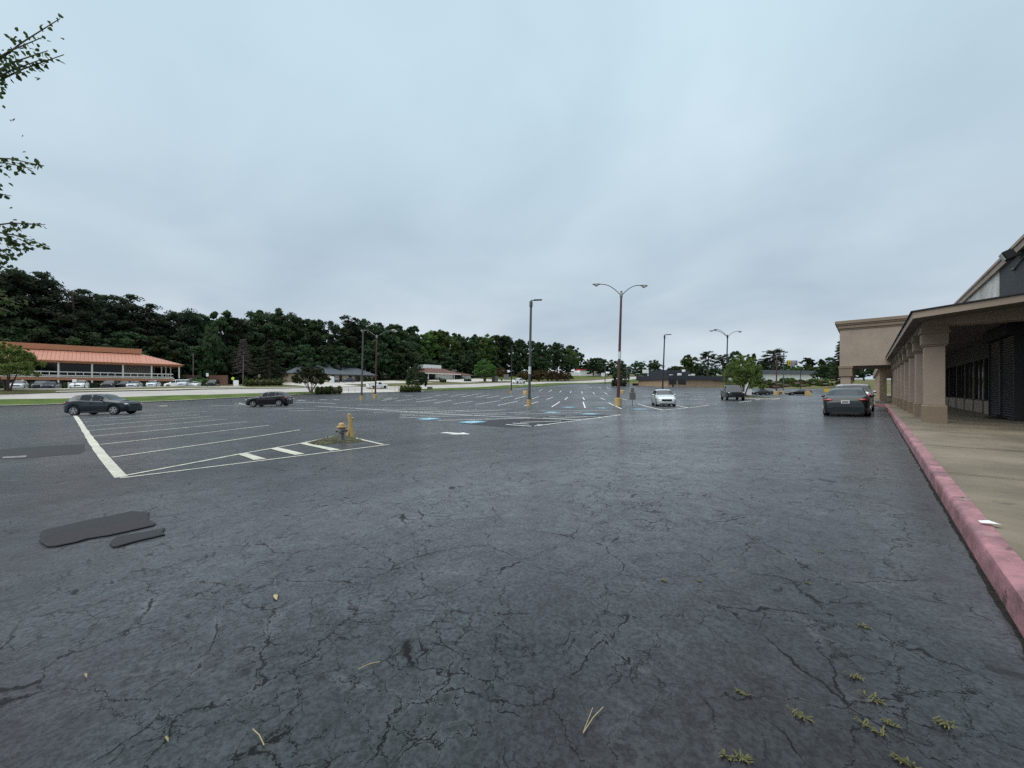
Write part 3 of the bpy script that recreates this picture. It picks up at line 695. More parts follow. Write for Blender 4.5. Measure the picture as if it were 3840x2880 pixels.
# ---- orange two-storey office building
ob = thing('office_building', 'two storey office with orange metal mansard roof and white balcony rails across the road', 'building', (-128, -8, gz(-128,-8)))
FX = -128.0; T0, T1 = -32, 15.2
b = MB(); b.bb(FX-14, FX-2.2, T0, T1-1.5, gz(-128,-20)-.5, Z(2.0)); part('lower_wall', b, M_brownwall, ob)
b = MB(); b.bb(FX-14, FX-2.4, T0, T1-4.5, Z(2.7), Z(6.0)); part('upper_wall', b, M_greywall, ob)
b = MB(); b.bb(FX-14, FX, T0, T1-1.2, Z(2.0), Z(2.62)); part('floor_band', b, M_orband, ob)
b = MB(); b.bb(FX-14, FX+.06, T0, T1-1.1, Z(2.62), Z(2.78)); part('balcony_slab', b, M_whitep, ob)
posts = [15.0, 9.9, 5.0, .1, -4.8, -9.6, -14.5, -19.4, -24.3]
for t in posts:
    b = MB(); b.bb(FX-.22, FX+.02, t-.13, t+.13, gz(FX,t)-.3, Z(2.0)); b.bb(FX-.2, FX, t-.13, t+.13, Z(2.78), Z(5.75)); part('post', b, M_whitep, ob)
for t in (13.6, 12.7, 11.9):
    b = MB(); b.bb(FX-2.3, FX-2.1, t-.09, t+.09, Z(2.78), Z(5.75)); part('post', b, M_whitep, ob)
for i in range(len(posts)-1):
    a, c = posts[i+1]+.13, posts[i]-.13
    if i == 0: c -= 1.0
    b = MB()
    for zz in (2.92, 3.68): b.bb(FX-.12, FX-.04, a, c, Z(zz), Z(zz+.19))
    for q in np.linspace(a, c, 5)[1:-1]: b.bb(FX-.11, FX-.05, q-.05, q+.05, Z(3.07), Z(3.72))
    part('railing', b, M_whitep, ob)
# dark glazing bays on the balcony, one bay stays grey wall
for a, c in ((10.1,10.7),(.4,4.8),(-4.5,-.2),(-9.3,-5.1),(-14.2,-9.9),(-19,-14.8),(-24,-19.8)):
    b = MB(); b.bb(FX-2.38, FX-2.30, a, c, Z(2.8), Z(5.6)); wn = part('window', b, M_dkglass, ob)
    b = MB(); b.bb(FX-2.295, FX-2.25, a, c, Z(2.8), Z(2.9)); b.bb(FX-2.295, FX-2.25, (a+c)/2-.05, (a+c)/2+.05, Z(2.9), Z(5.6)); part('window_frame', b, M_winframe, ob, wn)
for t in (-22,-17,-12,-7,-2.3,2.5,7.4,12):
    b = MB(); b.bb(FX-2.19, FX-2.12, t-1.7, t+1.7, gz(FX,t)+.3, Z(1.95)); part('window', b, M_dkglass, ob)
b = MB(); b.bb(FX-14, FX+.35, T0, T1+.35, Z(5.75), Z(6.2)); part('eave_band', b, M_orband, ob)
# mansard: eave at FX+.6, top at FX-5
ra, rb = FX+.6, FX-5.6
b = MB(); e0, e1 = Z(6.2), Z(8.85); tE, tT = T1+.6, 8.4
b.add([(ra,T0,e0),(ra,tE,e0),(rb,tT,e1),(rb,T0,e1)],[(0,1,2,3)]); b.add([(ra,tE,e0),(FX-14.5,tE,e0),(FX-12,tT,e1),(rb,tT,e1)],[(0,1,2,3)])
# standing seams
for t in np.arange(T0+.3, tT, .6):
    b.add([(ra,t-.03,e0+.0),(ra,t+.03,e0),(rb,t+.03,e1),(rb,t-.03,e1),(ra,t,e0+.07),(rb,t,e1+.07)],[(0,4,5,3),(4,1,2,5)])
for q in np.linspace(0,1,12)[1:-1]:
    t0_ = tT+(tE-tT)*q; f = 1-q
    b.add([(ra,t0_-.03,e0),(ra,t0_+.03,e0),(ra+(rb-ra)*f,t0_+.03,e0+(e1-e0)*f),(ra+(rb-ra)*f,t0_-.03,e0+(e1-e0)*f),(ra,t0_,e0+.07),(ra+(rb-ra)*f,t0_,e0+(e1-e0)*f+.07)],[(0,4,5,3),(4,1,2,5)])
part('roof', b, M_orange, ob)
b = MB(); b.bb(FX-12, FX-5.0, T0, 8.5, Z(8.80), Z(10.0)); part('parapet_band', b, M_orband, ob)
b = MB(); b.bb(ra-.02, ra+.14, T0, tE+.14, Z(6.08), Z(6.24)); part('gutter', b, M_orband, ob)
# clipped hedge in front of the ground floor
# ---- beige bank building with hip roof
bk = thing('brick_office', 'low beige brick office with grey hipped shingle roof behind the white road', 'building', (-139, 58, gz(-139,58)))
g0 = gz(-139,60); bt0, bt1 = 43.5, 73.5
b = MB(); b.bb(-153, -139, bt0, bt1, g0-1.2, Z(5.2)); part('wall', b, M_beige, bk)
b = MB(); r0 = Z(5.32); r1 = Z(9.3); ax, bx2 = -138.2, -153.8
b.add([(ax,bt0-.8,r0),(ax,bt1+.8,r0),(bx2,bt1+.8,r0),(bx2,bt0-.8,r0),(-146,bt0+7.2,r1),(-146,bt1-7.0,r1)],[(0,1,5,4),(1,2,5),(2,3,4,5),(3,0,4)]); part('roof', b, M_greyroof, bk)
b = MB(); b.bb(bx2-.03, ax+.05, bt0-.85, bt1+.85, Z(5.0), Z(5.31)); part('fascia', b, M_dark, bk)
for px in (1278,1313,1337,1366,1384,1250):
    p,_ = at_n(px,139); t = p.y
    b = MB(); b.bb(-139.02, -138.93, t-.5, t+.5, g0+.4, Z(4.95)); wn = part('window', b, M_dkglass, bk)
    b = MB(); b.bb(-138.93,-138.88,t-.04,t+.04,g0+.4,Z(4.95)); part('window_frame', b, M_winframe, bk, wn)
# ---- white building with carport and brown roof
wb = thing('carport_office', 'small white office with brown roof, open carport and white raised box on top', 'building', (-136, 106, gz(-136,106)))
g0 = gz(-136,106); 
b = MB(); b.bb(-152,-136.5,100,109.5,g0-.6,Z(6.7)); part('wall', b, M_whitewall, wb)
b = MB(); b.bb(-152,-137,115,120.5,g0-.6,Z(6.4)); part('wall', b, M_whitewall, wb)
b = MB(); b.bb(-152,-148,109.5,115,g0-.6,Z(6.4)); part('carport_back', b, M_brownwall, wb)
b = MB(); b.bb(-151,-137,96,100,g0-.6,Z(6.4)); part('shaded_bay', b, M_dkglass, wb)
for t in (95.5,100.4,109.3): 
    b = MB(); b.bb(-135.6,-135.3,t-.15,t+.15,g0-.5,Z(6.75)); part('post', b, M_whitep, wb)
b = MB(); b.add([(-134.5,93.5,Z(6.75)),(-134.5,112,Z(6.75)),(-153,112,Z(6.75)),(-153,93.5,Z(6.75)),(-141,99,Z(9.3)),(-141,108,Z(9.3)),(-147,108,Z(9.3)),(-147,99,Z(9.3))],[(0,1,5,4),(1,2,6,5),(2,3,7,6),(3,0,4,7),(4,5,6,7),(3,2,1,0)]); rf = part('roof', b, M_brownroof, wb)
b = MB(); b.bb(-134.42,-134.3,93.4,112.1,Z(6.5),Z(6.85)); part('fascia', b, M_whitep, wb)
b = MB(); b.add([(-135.5,112.1,Z(6.45)),(-135.5,121.5,Z(6.45)),(-153,121.5,Z(6.45)),(-153,112.1,Z(6.45)),(-143,114,Z(8.2)),(-143,118,Z(8.2))],[(0,1,5,4),(1,2,5),(2,3,4,5),(3,0,4),(3,2,1,0)]); part('roof', b, M_brownroof, wb)
for a,c in ((97.2,101.4),(101.55,106.8)):
    b = MB(); b.bb(-146,-141.5,a,c,Z(9.1),Z(10.8)); part('roof_box', b, M_whitewall, wb)
b = MB(); b.bb(-143,-141.2,112.6,115.2,Z(7.6),Z(9.2)); part('vent_box', b, M_sign, wb, rf)

# ---- frontal buildings on the right
def frontal(name, label, pxl, Yl, pxr, Yr, zbase):
    A, B2 = at_Y(pxl,Yl), at_Y(pxr,Yr); d = B2-A; rz = math.atan2(d.y,d.x)
    r = thing(name, label, 'building', (A.x,A.y,zbase), rz); return r, Vector((d.x,d.y,0)).length
dk, W_ = frontal('tan_store', 'low tan brick store with wide dark fascia at the far end of the parking lot', 2504, 136, 2725, 150, zpx(1451,143))
b = MB(); b.bb(0,W_,0,14,-1.5,2.6); b.build('wall', M_tanwall, dk)
b = MB(); b.bb(-.6,W_*.76,-.6,14.6,2.55,4.1); b.build('fascia', M_navyroof, dk)
b = MB(); b.bb(W_*.76+.02,W_+.3,-.5,14.6,2.2,4.2); b.build('fascia', M_navyroof, dk)
b = MB(); b.bb(3.2,15,3,12,4.1,6.2); b.build('roof_screen', M_navyroof, dk)
for i,(a,c) in enumerate(((.6,4.2),(5.1,9.1))):
    b = MB(); b.bb(a,c,-.04,.05,.9,2.45); wn = b.build('window', M_dkglass, dk)
    b = MB(); b.bb((a+c)/2-.05,(a+c)/2+.05,-.08,-.04,.9,2.45); b.bb(a,c,-.08,-.045,.82,.9); b.build('window_frame', M_winframe, dk, )
    bpy.context.view_layer.update(); COL.objects[-1].parent = wn
b = MB(); b.bb(2.2,3.0,-.05,.02,.05,.86); b.build('door', M_dark, dk)
for (x,y,zz,sx,sz) in ((3.4,1.5,4.1,.9,.35),(7.2,1.2,4.1,1.3,.9),(10,1.5,5.5,.8,.9),(13.2,1.5,4.1,1.8,.5),(15.5,2,4.1,1,.8)):
    b = MB(); b.bb(x,x+sx,y,y+1,zz,zz+sz); b.build('roof_unit', M_signw if zz<5 else M_whitewall, dk, bevel=.08)
wh, W_ = frontal('white_store', 'long white store with dark grey roof on the bank beyond the parking lot', 2815, 178, 3058, 186, zpx(1431,182))
b = MB(); b.bb(0,W_,0,16,-1.5,3.6); b.build('wall', M_whitewall, wh)
b = MB(); b.add([(-.8,-.8,3.6),(W_+.8,-.8,3.6),(W_+.8,17,3.6),(-.8,17,3.6),(3,8,5.4),(W_-3,8,5.4)],[(0,1,5,4),(1,2,5),(2,3,4,5),(3,0,4),(3,2,1,0)])
b.add([(-.8,-.8,3.6),(W_+.8,-.8,3.6),(W_+.8,-.4,5.3),(-.8,-.4,5.3)],[(0,1,2,3)]); b.build('roof', M_greyroof, wh)
b = MB(); b.bb(12.2,13.3,-.05,.02,.0,2.2); b.build('door', M_signw, wh)
b = MB(); b.bb(4.8,15.2,-.12,-.004,3.35,3.75); b.build('sign_band', M_whitep, wh)
rw = thing('retaining_wall', 'dark low retaining wall along the planted bank under the white store', 'wall', (0,0,0))
A, B2 = at_Y(2870,172), at_Y(3085,178); rw.location = A; rw.rotation_euler = (0,0,math.atan2((B2-A).y,(B2-A).x)); rw.location.z = zpx(1441,174)
b = MB(); b.bb(-6,(B2-A).length,0,.5,-2.0,1.0); b.build('masonry', M_brownwall, rw)
rr, W_ = frontal('red_roof_store', 'low white building with thin red roof edge at the foot of the distant trees', 2140, 232, 2272, 236, zpx(1412,232))
b = MB(); b.bb(6,W_,0,9,-2,4.0); b.build('wall', M_whitewall, rr)
b = MB(); b.bb(-1,6,.5,9,-2,2.6); b.build('annex', M_whitewall, rr)
b = MB(); b.bb(5.6,W_*.70,-.4,9.4,4.0,4.6); b.bb(W_*.72,W_+.4,-.4,9.4,4.0,4.7); b.build('roof', M_red, rr)
# far roadside shops on the hill
hs, W_ = frontal('distant_shop', 'pale distant shop front on the hill road behind the pole sign', 2425, 262, 2520, 268, zpx(1416,262))
b = MB(); b.bb(0,W_,0,8,-3,4.2); b.build('wall', M_whitewall, hs)
b = MB(); b.bb(-.3,W_+.3,-.3,8.3,4.2,4.8); b.build('roof', M_greyroof, hs)
for x in (2,6,10,14):
    if x+2 < W_: b = MB(); b.bb(x,x+2,-.05,.05,.4,2.8); b.build('window', M_dkglass, hs)
hu, W_ = frontal('house', 'small grey house half hidden in the woods right of the orange roof', 770, 150, 800, 152, zpx(1396,150))
b = MB(); b.bb(-4,W_+1,0,8,-2,3); b.build('wall', M_greywall, hu)
b = MB(); b.add([(-5,-1,3),(W_+2,-1,3),(W_+2,9,3),(-5,9,3),(-5,4,5),(W_+2,4,5)],[(0,1,5,4),(2,3,4,5),(1,2,5),(3,0,4),(3,2,1,0)]); b.build('roof', M_greyroof, hu)
# ------------------------------------------------------------------ vehicles
def interp(tab, x):
    xs = [p[0] for p in tab]; ys = [p[1] for p in tab]
    return float(np.interp(x, xs, ys))
def smooth_tab(tab, L, w=.10):
    xs = np.linspace(0, L, 161); ys = np.interp(xs, [p[0] for p in tab], [p[1] for p in tab])
    k = max(1, int(w/(L/160))); ker = np.hanning(2*k+3)[1:-1]; ker /= ker.sum()
    yp = np.pad(ys, k, mode='edge'); ys = np.convolve(yp, ker, 'valid')
    return list(zip(xs, ys))
# each body: L, W, H, axle positions from the nose, wheel radius, ground clearance,
# top line, belt line, roof half width ratio, windows (cowl, roof front, A, B, C, roof rear, tail)
BODY = {
 'suv': dict(L=4.25, W=1.80, H=1.60, ax=(.86,3.46), wr=.355, gc=.21,
    top=[(0,.66),(.04,.86),(.2,1.0),(.9,1.09),(1.12,1.12),(1.80,1.52),(2.15,1.60),(3.0,1.60),(3.55,1.52),(3.66,1.46),(4.05,1.10),(4.16,.98),(4.25,.72)],
    belt=[(0,.64),(.08,.82),(.9,1.0),(2.6,1.06),(3.4,1.14),(4.1,1.07),(4.25,.70)], rw=.76, win=(1.16,1.78,1.48,2.36,3.10,3.60,4.03), q=3.44),
 'hatch': dict(L=4.14, W=1.76, H=1.60, ax=(.80,3.40), wr=.325, gc=.17,
    top=[(0,.55),(.05,.76),(.2,.88),(.75,1.02),(.95,1.06),(1.75,1.52),(2.2,1.59),(3.1,1.57),(3.6,1.48),(3.70,1.42),(4.0,1.05),(4.08,.9),(4.14,.62)],
    belt=[(0,.54),(.1,.72),(.95,.96),(2.4,1.02),(3.4,1.08),(4.0,1.0),(4.14,.6)], rw=.77, win=(.98,1.72,1.40,2.22,3.0,3.62,3.98), q=3.3),
 'sedan': dict(L=4.72, W=1.82, H=1.44, ax=(.86,3.70), wr=.335, gc=.15,
    top=[(0,.48),(.05,.66),(.2,.76),(1.2,.93),(1.45,.97),(2.25,1.38),(2.6,1.44),(3.1,1.42),(3.5,1.33),(4.12,1.03),(4.2,1.01),(4.62,1.00),(4.68,.90),(4.72,.6)],
    belt=[(0,.46),(.1,.63),(1.4,.88),(3.2,.95),(4.2,.96),(4.62,.93),(4.72,.58)], rw=.72, win=(1.48,2.22,1.95,2.68,3.40,3.45,4.10), q=3.55),
 'coupe': dict(L=4.5, W=1.86, H=1.28, ax=(.9,3.55), wr=.33, gc=.14,
    top=[(0,.40),(.05,.55),(.25,.66),(1.3,.84),(1.5,.87),(2.2,1.22),(2.5,1.27),(2.9,1.25),(4.0,.98),(4.4,.96),(4.46,.85),(4.5,.55)],
    belt=[(0,.38),(.1,.54),(1.5,.80),(3.2,.86),(4.4,.90),(4.5,.53)], rw=.70, win=(1.52,2.18,1.95,2.9,3.3,2.95,3.9), q=3.35),
 'bigsuv': dict(L=4.75, W=1.92, H=1.70, ax=(.90,3.82), wr=.37, gc=.23,
    top=[(0,.62),(.05,.85),(.2,1.0),(1.1,1.12),(1.3,1.15),(1.95,1.62),(2.3,1.69),(3.6,1.68),(4.25,1.62),(4.35,1.56),(4.60,1.12),(4.68,1.0),(4.75,.7)],
    belt=[(0,.60),(.1,.80),(1.3,1.06),(2.8,1.11),(4.0,1.14),(4.6,1.10),(4.75,.68)], rw=.80, win=(1.34,1.92,1.66,2.55,3.45,4.27,4.56), q=4.15),
 'van': dict(L=4.9, W=1.9, H=1.85, ax=(.9,3.85), wr=.35, gc=.2,
    top=[(0,.6),(.05,.85),(.2,1.0),(.9,1.12),(1.1,1.16),(1.75,1.75),(2.1,1.84),(4.2,1.85),(4.7,1.78),(4.82,1.5),(4.86,1.1),(4.9,.7)],
    belt=[(0,.58),(.1,.80),(1.1,1.06),(4.0,1.10),(4.84,1.06),(4.9,.68)], rw=.84, win=(1.14,1.72,1.45,2.35,3.3,4.74,4.85), q=4.5),
 'truck': dict(L=5.85, W=2.0, H=1.94, ax=(.98,4.65), wr=.41, gc=.36,
    top=[(0,.75),(.03,1.08),(.15,1.18),(1.4,1.27),(1.6,1.30),(2.15,1.84),(2.45,1.93),(3.55,1.93),(3.78,1.86),(3.88,1.36),(3.95,1.345),(5.78,1.345),(5.82,1.3),(5.85,.8)],
    belt=[(0,.73),(.05,1.0),(1.5,1.19),(3.8,1.28),(5.78,1.31),(5.85,.78)], rw=.82, win=(1.63,2.13,1.9,2.75,3.62,3.80,3.87), q=3.63, bed=(3.98,5.74)),
 'pickup': dict(L=5.3, W=1.9, H=1.80, ax=(.95,4.2), wr=.37, gc=.28,
    top=[(0,.7),(.03,.95),(.15,1.02),(1.25,1.12),(1.45,1.15),(2.05,1.70),(2.35,1.79),(2.75,1.79),(2.95,1.72),(3.05,1.20),(3.12,1.185),(5.22,1.185),(5.27,1.1),(5.3,.75)],
    belt=[(0,.68),(.05,.92),(1.4,1.05),(3.0,1.12),(5.22,1.15),(5.3,.72)], rw=.82, win=(1.48,2.02,1.8,2.80,2.801,2.97,3.04), q=2.81, bed=(3.15,5.18)),
}
def wheel(parent, x, y, r, side, rimm, w=.22):
    b = MB(); rr = r*.70
    prof = [(rr,-w/2),(r*.93,-w/2),(r,-w/2+.03),(r,w/2-.03),(r*.93,w/2),(rr,w/2),(rr*.98,0)]
    V=[];Fc=[];n=24;k=len(prof)
    b.lathe(prof[:6], (0,0,0), n, 'Y')
    o = b.build('wheel', M_black, parent, smooth=R(50)); o.location = (x, y, r)
    b = MB(); ys = side*(w/2+.002)
    # rim: hub, ring and five double spokes standing in front of a dark disc
    V=[];Fc=[]
    for r_,z_ in ((rr*.99,0),(rr*.99,side*.012),(rr*.88,side*.012),(rr*.86,-side*.01)):
        for j in range(n): t=2*math.pi*j/n; V.append((r_*math.cos(t), ys+z_, r_*math.sin(t)))
    b.add(V,[(i*n+j,i*n+(j+1)%n,(i+1)*n+(j+1)%n,(i+1)*n+j) for i in range(3) for j in range(n)])
    for s in range(5):
        a = 2*math.pi*s/5+.3
        for da in (-.16,.16):
            p0 = Vector((math.cos(a+da*2)*.05,0,math.sin(a+da*2)*.05)); p1 = Vector((math.cos(a+da)*rr*.9,0,math.sin(a+da)*rr*.9))
            dd = (p1-p0).normalized(); q = Vector((-dd.z,0,dd.x))*.028
            b.prism([p0+q+Vector((0,ys,0)),p1+q*.8+Vector((0,ys,0)),p1-q*.8+Vector((0,ys,0)),p0-q+Vector((0,ys,0))],(0,side*.014,0))
    b.lathe([(.065,0),(.06,side*.02)],(0,ys,0),12,'Y')
    b.build('rim', rimm, o)
def car(name, label, cat, loc, heading, kind, pmat, group=None, rim=None, dark_low=True, tilt=True, roofmat=None):
    """heading: direction the nose points (radians from +X). Local x runs forward, origin on the ground below the middle."""
    S = BODY[kind]; L, W = S['L'], S['W']
    nrm = None
    if tilt:
        e = .8; nx = -(gz(loc[0]+e,loc[1])-gz(loc[0]-e,loc[1]))/(2*e); ny = -(gz(loc[0],loc[1]+e)-gz(loc[0],loc[1]-e))/(2*e)
        nrm = Vector((nx,ny,1)).normalized()
    root = thing(name, label, cat, (loc[0],loc[1],loc[2]), heading, group, nrm)
    top = smooth_tab(S['top'], L, .07); belt = smooth_tab(S['belt'], L, .10)
    wid = smooth_tab([(0,.70),(.04,.78),(.18,.90),(.5,.975),(1.2,1),(L-1.0,1),(L-.4,.965),(L-.12,.89),(L-.03,.80),(L,.74)], L, .05)
    cw, rf_, A, Bp, C, rr_, tl = S['win']
    xs = set(np.linspace(0, L, 46).tolist()) | {cw, rf_, A, Bp-.045, Bp+.045, C, rr_, tl, S['q'], .01, .03, .06, L-.01, L-.03, L-.06}
    if kind in ('suv','hatch','bigsuv','van','sedan'): xs |= {C+.05}
    for a in S['ax']: xs |= set((a + (S['wr']+.05)*np.sin(np.linspace(-math.pi/2, math.pi/2, 15))).tolist())
    if 'bed' in S: xs |= set(S['bed'])
    xs = sorted(x for x in xs if 0 <= x <= L)
    xs = [x for i,x in enumerate(xs) if i == 0 or x-xs[i-1] > .004]
    rings = []
    for x in xs:
        zb = interp(belt,x); zt = max(interp(top,x), zb+.015); w2 = W/2*interp(wid,x); gc = S['gc']
        endf = max(0, 1-x/.25, 1-(L-x)/.25)
        zl = gc + .10*min(1,endf)
        for a in S['ax']:
            r = S['wr']+.045; dx = x-a
            if abs(dx) < r+1e-6: zl = max(zl, S['wr'] + math.sqrt(max(0, r*r-dx*dx)))
        zl = min(zl, zb-.12)
        c = min(1, max(0,(zt-zb)/.38)); rw = w2*((1-c)*.90 + c*S['rw']/ .97*.97)
        hh = zt-zb; sh = zb-zl
        rg = [(w2*.93, zl), (w2*.985, zl+sh*.12), (w2, zl+sh*.55), (w2*.992, zl+sh*.82), (w2*.955, zb), 
              (w2*.935*(1)+ (rw-w2*.935)*.04, zb+hh*.06), (w2*.935+(rw-w2*.935)*.55, zb+hh*.50), (rw, zb+hh*(.80+.06*c)), (rw*.90, zb+hh*.955), (rw*.55, zb+hh*1.0), (0, zb+hh*1.0+.012)]
        rings.append([Vector((L/2-x, y, z)) for y,z in rg])
    nj = 11; V = []; 
    for rg in rings:
        V += [Vector((p.x, p.y, p.z)) for p in rg] + [Vector((p.x, -p.y, p.z)) for p in rg[:-1]]
    st = nj + nj - 1
    def vid(i,j,s): return i*st + (j if (s > 0 or j == nj-1) else nj + j)
    body = []; glass = {'windshield':[], 'rear_window':[]}; sidew = {}; bed = []
    for i in range(len(xs)-1):
        xm = (xs[i]+xs[i+1])/2
        for j in range(nj-1):
            for s in (1,-1):
                f = (vid(i,j,s), vid(i,j+1,s), vid(i+1,j+1,s), vid(i+1,j,s))
                if s < 0: f = f[::-1]
                if cw < xm < rf_ and j >= 7: glass['windshield'].append(f)
                elif rr_ < xm < tl and j >= 7: glass['rear_window'].append(f)
                elif j in (5,6) and A < xm < Bp-.045: sidew.setdefault(('f',s),[]).append(f)
                elif j in (5,6) and Bp+.045 < xm < C: sidew.setdefault(('r',s),[]).append(f)
                elif j in (5,6) and C+.05 < xm < S['q']: sidew.setdefault(('q',s),[]).append(f)
                elif 'bed' in S and S['bed'][0] < xm < S['bed'][1] and j >= 8: bed.append(f)
                else: body.append(f)
    for i in (0, len(xs)-1):
        loop = [vid(i,j,1) for j in range(nj)] + [vid(i,j,-1) for j in range(nj-2,-1,-1)]
        body.append(tuple(loop) if i else tuple(loop[::-1]))
    def sub(name, faces, m, smooth=R(38), parent=None, lab=None):
        used = sorted({v for f in faces for v in f}); mp = {v:k for k,v in enumerate(used)}
        me = bpy.data.meshes.new(name); me.from_pydata([V[v] for v in used], [], [tuple(mp[v] for v in f) for f in faces]); me.materials.append(m)
        bm = bmesh.new(); bm.from_mesh(me); bmesh.ops.recalc_face_normals(bm, faces=bm.faces)
        bm.to_mesh(me); bm.free()
        for p in me.polygons: p.use_smooth = True
        me.set_sharp_from_angle(angle=smooth)
        o = link(name, me, parent or root); return o
    sub('body', body, pmat)
    for k, fs in glass.items():
        if fs: sub(k, fs, M_glass)
    for k, fs in sidew.items(): sub('side_window', fs, M_glass)
    if bed:
        # open bed: dropped floor and inner walls
        b0, b1 = S['bed']; zt = interp(top,(b0+b1)/2); hw = W/2*.70; zf = S['wr']*2+.06
        b = MB(); X0, X1 = L/2-b1, L/2-b0
        b.add([(X0,-hw,zf),(X1,-hw,zf),(X1,hw,zf),(X0,hw,zf),(X0,-hw,zt),(X1,-hw,zt),(X1,hw,zt),(X0,hw,zt)],[(0,1,2,3),(0,4,5,1),(1,5,6,2),(2,6,7,3),(3,7,4,0)])
        b.build('truck_bed', M_dark, root)
    # floor / wheel wells
    b = MB(); b.bb(-L/2+.25, L/2-.25, -W/2*.80, W/2*.80, S['gc']+.02, S['gc']+.36); b.build('underbody', M_dark, root)
    rimm = rim or M_rim
    for a in S['ax']:
        for s in (1,-1): wheel(root, L/2-a, s*(W/2-.125), S['wr'], s, rimm, .235)
    # lower cladding strips and bumpers
    if dark_low:
        a0, a1 = S['ax']; g = S['gc']
        for s in (1,-1):
            b = MB(); b.bb(L/2-a1+S['wr']+.06, L/2-a0-S['wr']-.06, s*(W/2*.955), s*(W/2*.99), g-.02, g+.10); b.build('side_skirt', M_dark, root)
    zb0 = interp(belt,.12); fw = W/2*interp(wid,.05)
    b = MB(); b.bb(L/2-.05, L/2+.012, -fw*.62, fw*.62, zb0-.20, zb0-.02)
    for q in range(3): b.bb(L/2+.012, L/2+.02, -fw*.60, fw*.60, zb0-.17+q*.055, zb0-.155+q*.055)
    b.build('grille', M_dark, root)
    b = MB(); b.bb(L/2-.16, L/2+.02, -fw*.90, fw*.90, S['gc']+.03, S['gc']+.17); b.build('bumper', M_dark if dark_low else pmat, root, bevel=.03)
    rw_ = W/2*interp(wid,L-.05)
    b = MB(); b.bb(-L/2-.02, -L/2+.16, -rw_*.92, rw_*.92, S['gc']+.03, S['gc']+.20); b.build('bumper', M_dark if dark_low else pmat, root, bevel=.03)
    b = MB(); b.bb(-L/2-.03, -L/2+.2, -rw_*.72, rw_*.72, S['gc']-.02, S['gc']+.13); b.build('diffuser', M_dark, root, bevel=.02)
    for s in (1,-1):
        b = MB(); b.ell((L/2-.16, s*(W/2*interp(wid,.16)-.115), zb0-.03),(.16,.128,.062),12,8); b.build('headlight', M_lens, root, smooth=True)
        zr = interp(belt,L-.14)
        b = MB(); lw = kind in('sedan','coupe'); b.ell((-L/2+.15, s*(W/2*interp(wid,L-.15)-(.20 if lw else .12)), zr-.08),(.165,.215 if lw else .135,.070 if lw else .12),12,8); b.build('taillight', M_tail, root, smooth=True)
        zb1 = interp(belt,A+.1)
        b = MB(); b.ell((L/2-A-.12, s*(W/2+.07), zb1+.09),(.07,.11,.075),10,7); b.tube([(L/2-A-.12,s*(W/2-.06),zb1+.03),(L/2-A-.12,s*(W/2+.03),zb1+.06)],.025,6); b.build('wing_mirror', pmat if kind!='truck' else M_dark, root, smooth=True)
        for xx in (Bp-.12, C-.12 if C-Bp>.3 else None):
            if xx is None: continue
            zz = interp(belt,xx)-.13
            b = MB(); b.bb(L/2-xx-.09, L/2-xx+.09, s*(W/2*.985), s*(W/2*.985+.022), zz-.015, zz+.015); b.build('door_handle', pmat, root)
        # door seams
        for xx in (A-.02, Bp, C+.02):
            z0, z1 = S['gc']+.14, interp(belt,xx)-.03
            if min(abs(xx-a) for a in S['ax']) > S['wr']+.05:
                b = MB(); b.bb(L/2-xx-.006, L/2-xx+.006, s*(W/2*.985), s*(W/2*1.0015), z0+.1, z1); b.build('door_seam', M_dark, root)
    zp = interp(belt,L-.1)-.22 if kind not in('sedan','coupe') else .74
    b = MB(); b.bb(-L/2-.022, -L/2+.02, -.155, .155, zp-.075, zp+.075); pl = b.build('licence_plate', M_plate, root)
    b = MB(); b.bb(-L/2-.026, -L/2-.0225, -.115, .115, zp-.04, zp+.035); b.build('plate_face', M_greywall, root, ); COL.objects[-1].parent = pl
    return root
def wx(px, py=None, Y=None):
    p = gpx(px, py) if py else at_Y(px, Y); return (p.x, p.y, gz(p.x,p.y))
def onY(px, Y): p = at_Y(px, Y); return (p.x,p.y,p.z)
HK = R(90)     # along the kerb, away from the viewer
toward = -HK
P_blueg = paint('slate_blue', (.010,.020,.026), .2); P_blk = paint('black', (.008,.008,.010)); P_sil = paint('silver', (.50,.52,.53), .4); P_icy = paint('ice_silver', (.56,.60,.61), .45)
P_grey = paint('grey', (.016,.017,.018), .2); P_teal = paint('graphite_green', (.009,.016,.019), .2); P_white = paint('white', (.75,.76,.76), 0); P_champ = paint('champagne', (.33,.30,.29), .5); P_mar = paint('maroon', (.05,.012,.015)); P_navy = paint('navy', (.03,.033,.055)); P_dkg = paint('charcoal', (.035,.038,.042), .45)

def rad(dx, dy): return math.atan2(dy, dx)
Rv = (CT, ST); Fv = (-ST, CT)                  # picture right and forward in the world
def hd(r, f): return rad(Rv[0]*r+Fv[0]*f, Rv[1]*r+Fv[1]*f)
car('parked_car', 'slate blue crossover with silver wheels parked by the thick white line at the left', 'car', onY(392, 30.0), hd(1,.16), 'suv', P_blueg, rim=M_rim)
car('parked_car', 'black crossover with roof rails standing alone in the middle of the empty stalls', 'car', onY(1012, 42.3), hd(-1,-.10), 'suv', P_blk)
car('parked_car', 'pale silver electric hatchback facing the viewer beside the back of the sign', 'car', onY(2487, 37.5), hd(-.22,-1), 'hatch', P_icy)
car('pickup_truck', 'large dark grey pickup truck parked in front of the young tree', 'pickup truck', onY(2745, 50), hd(-.37,-1), 'truck', P_grey, rim=M_rimd)
car('parked_car', 'graphite sedan with red tail lights parked along the pink kerb, seen from behind', 'car', (-.78, 27.2, gz(-.78,27.2)), HK, 'sedan', P_teal, dark_low=False)
car('parked_car', 'silver roofed SUV parked ahead of the graphite sedan under the portico side', 'car', (-.66, 33.4, gz(-.66,33.4)), HK, 'bigsuv', P_sil)
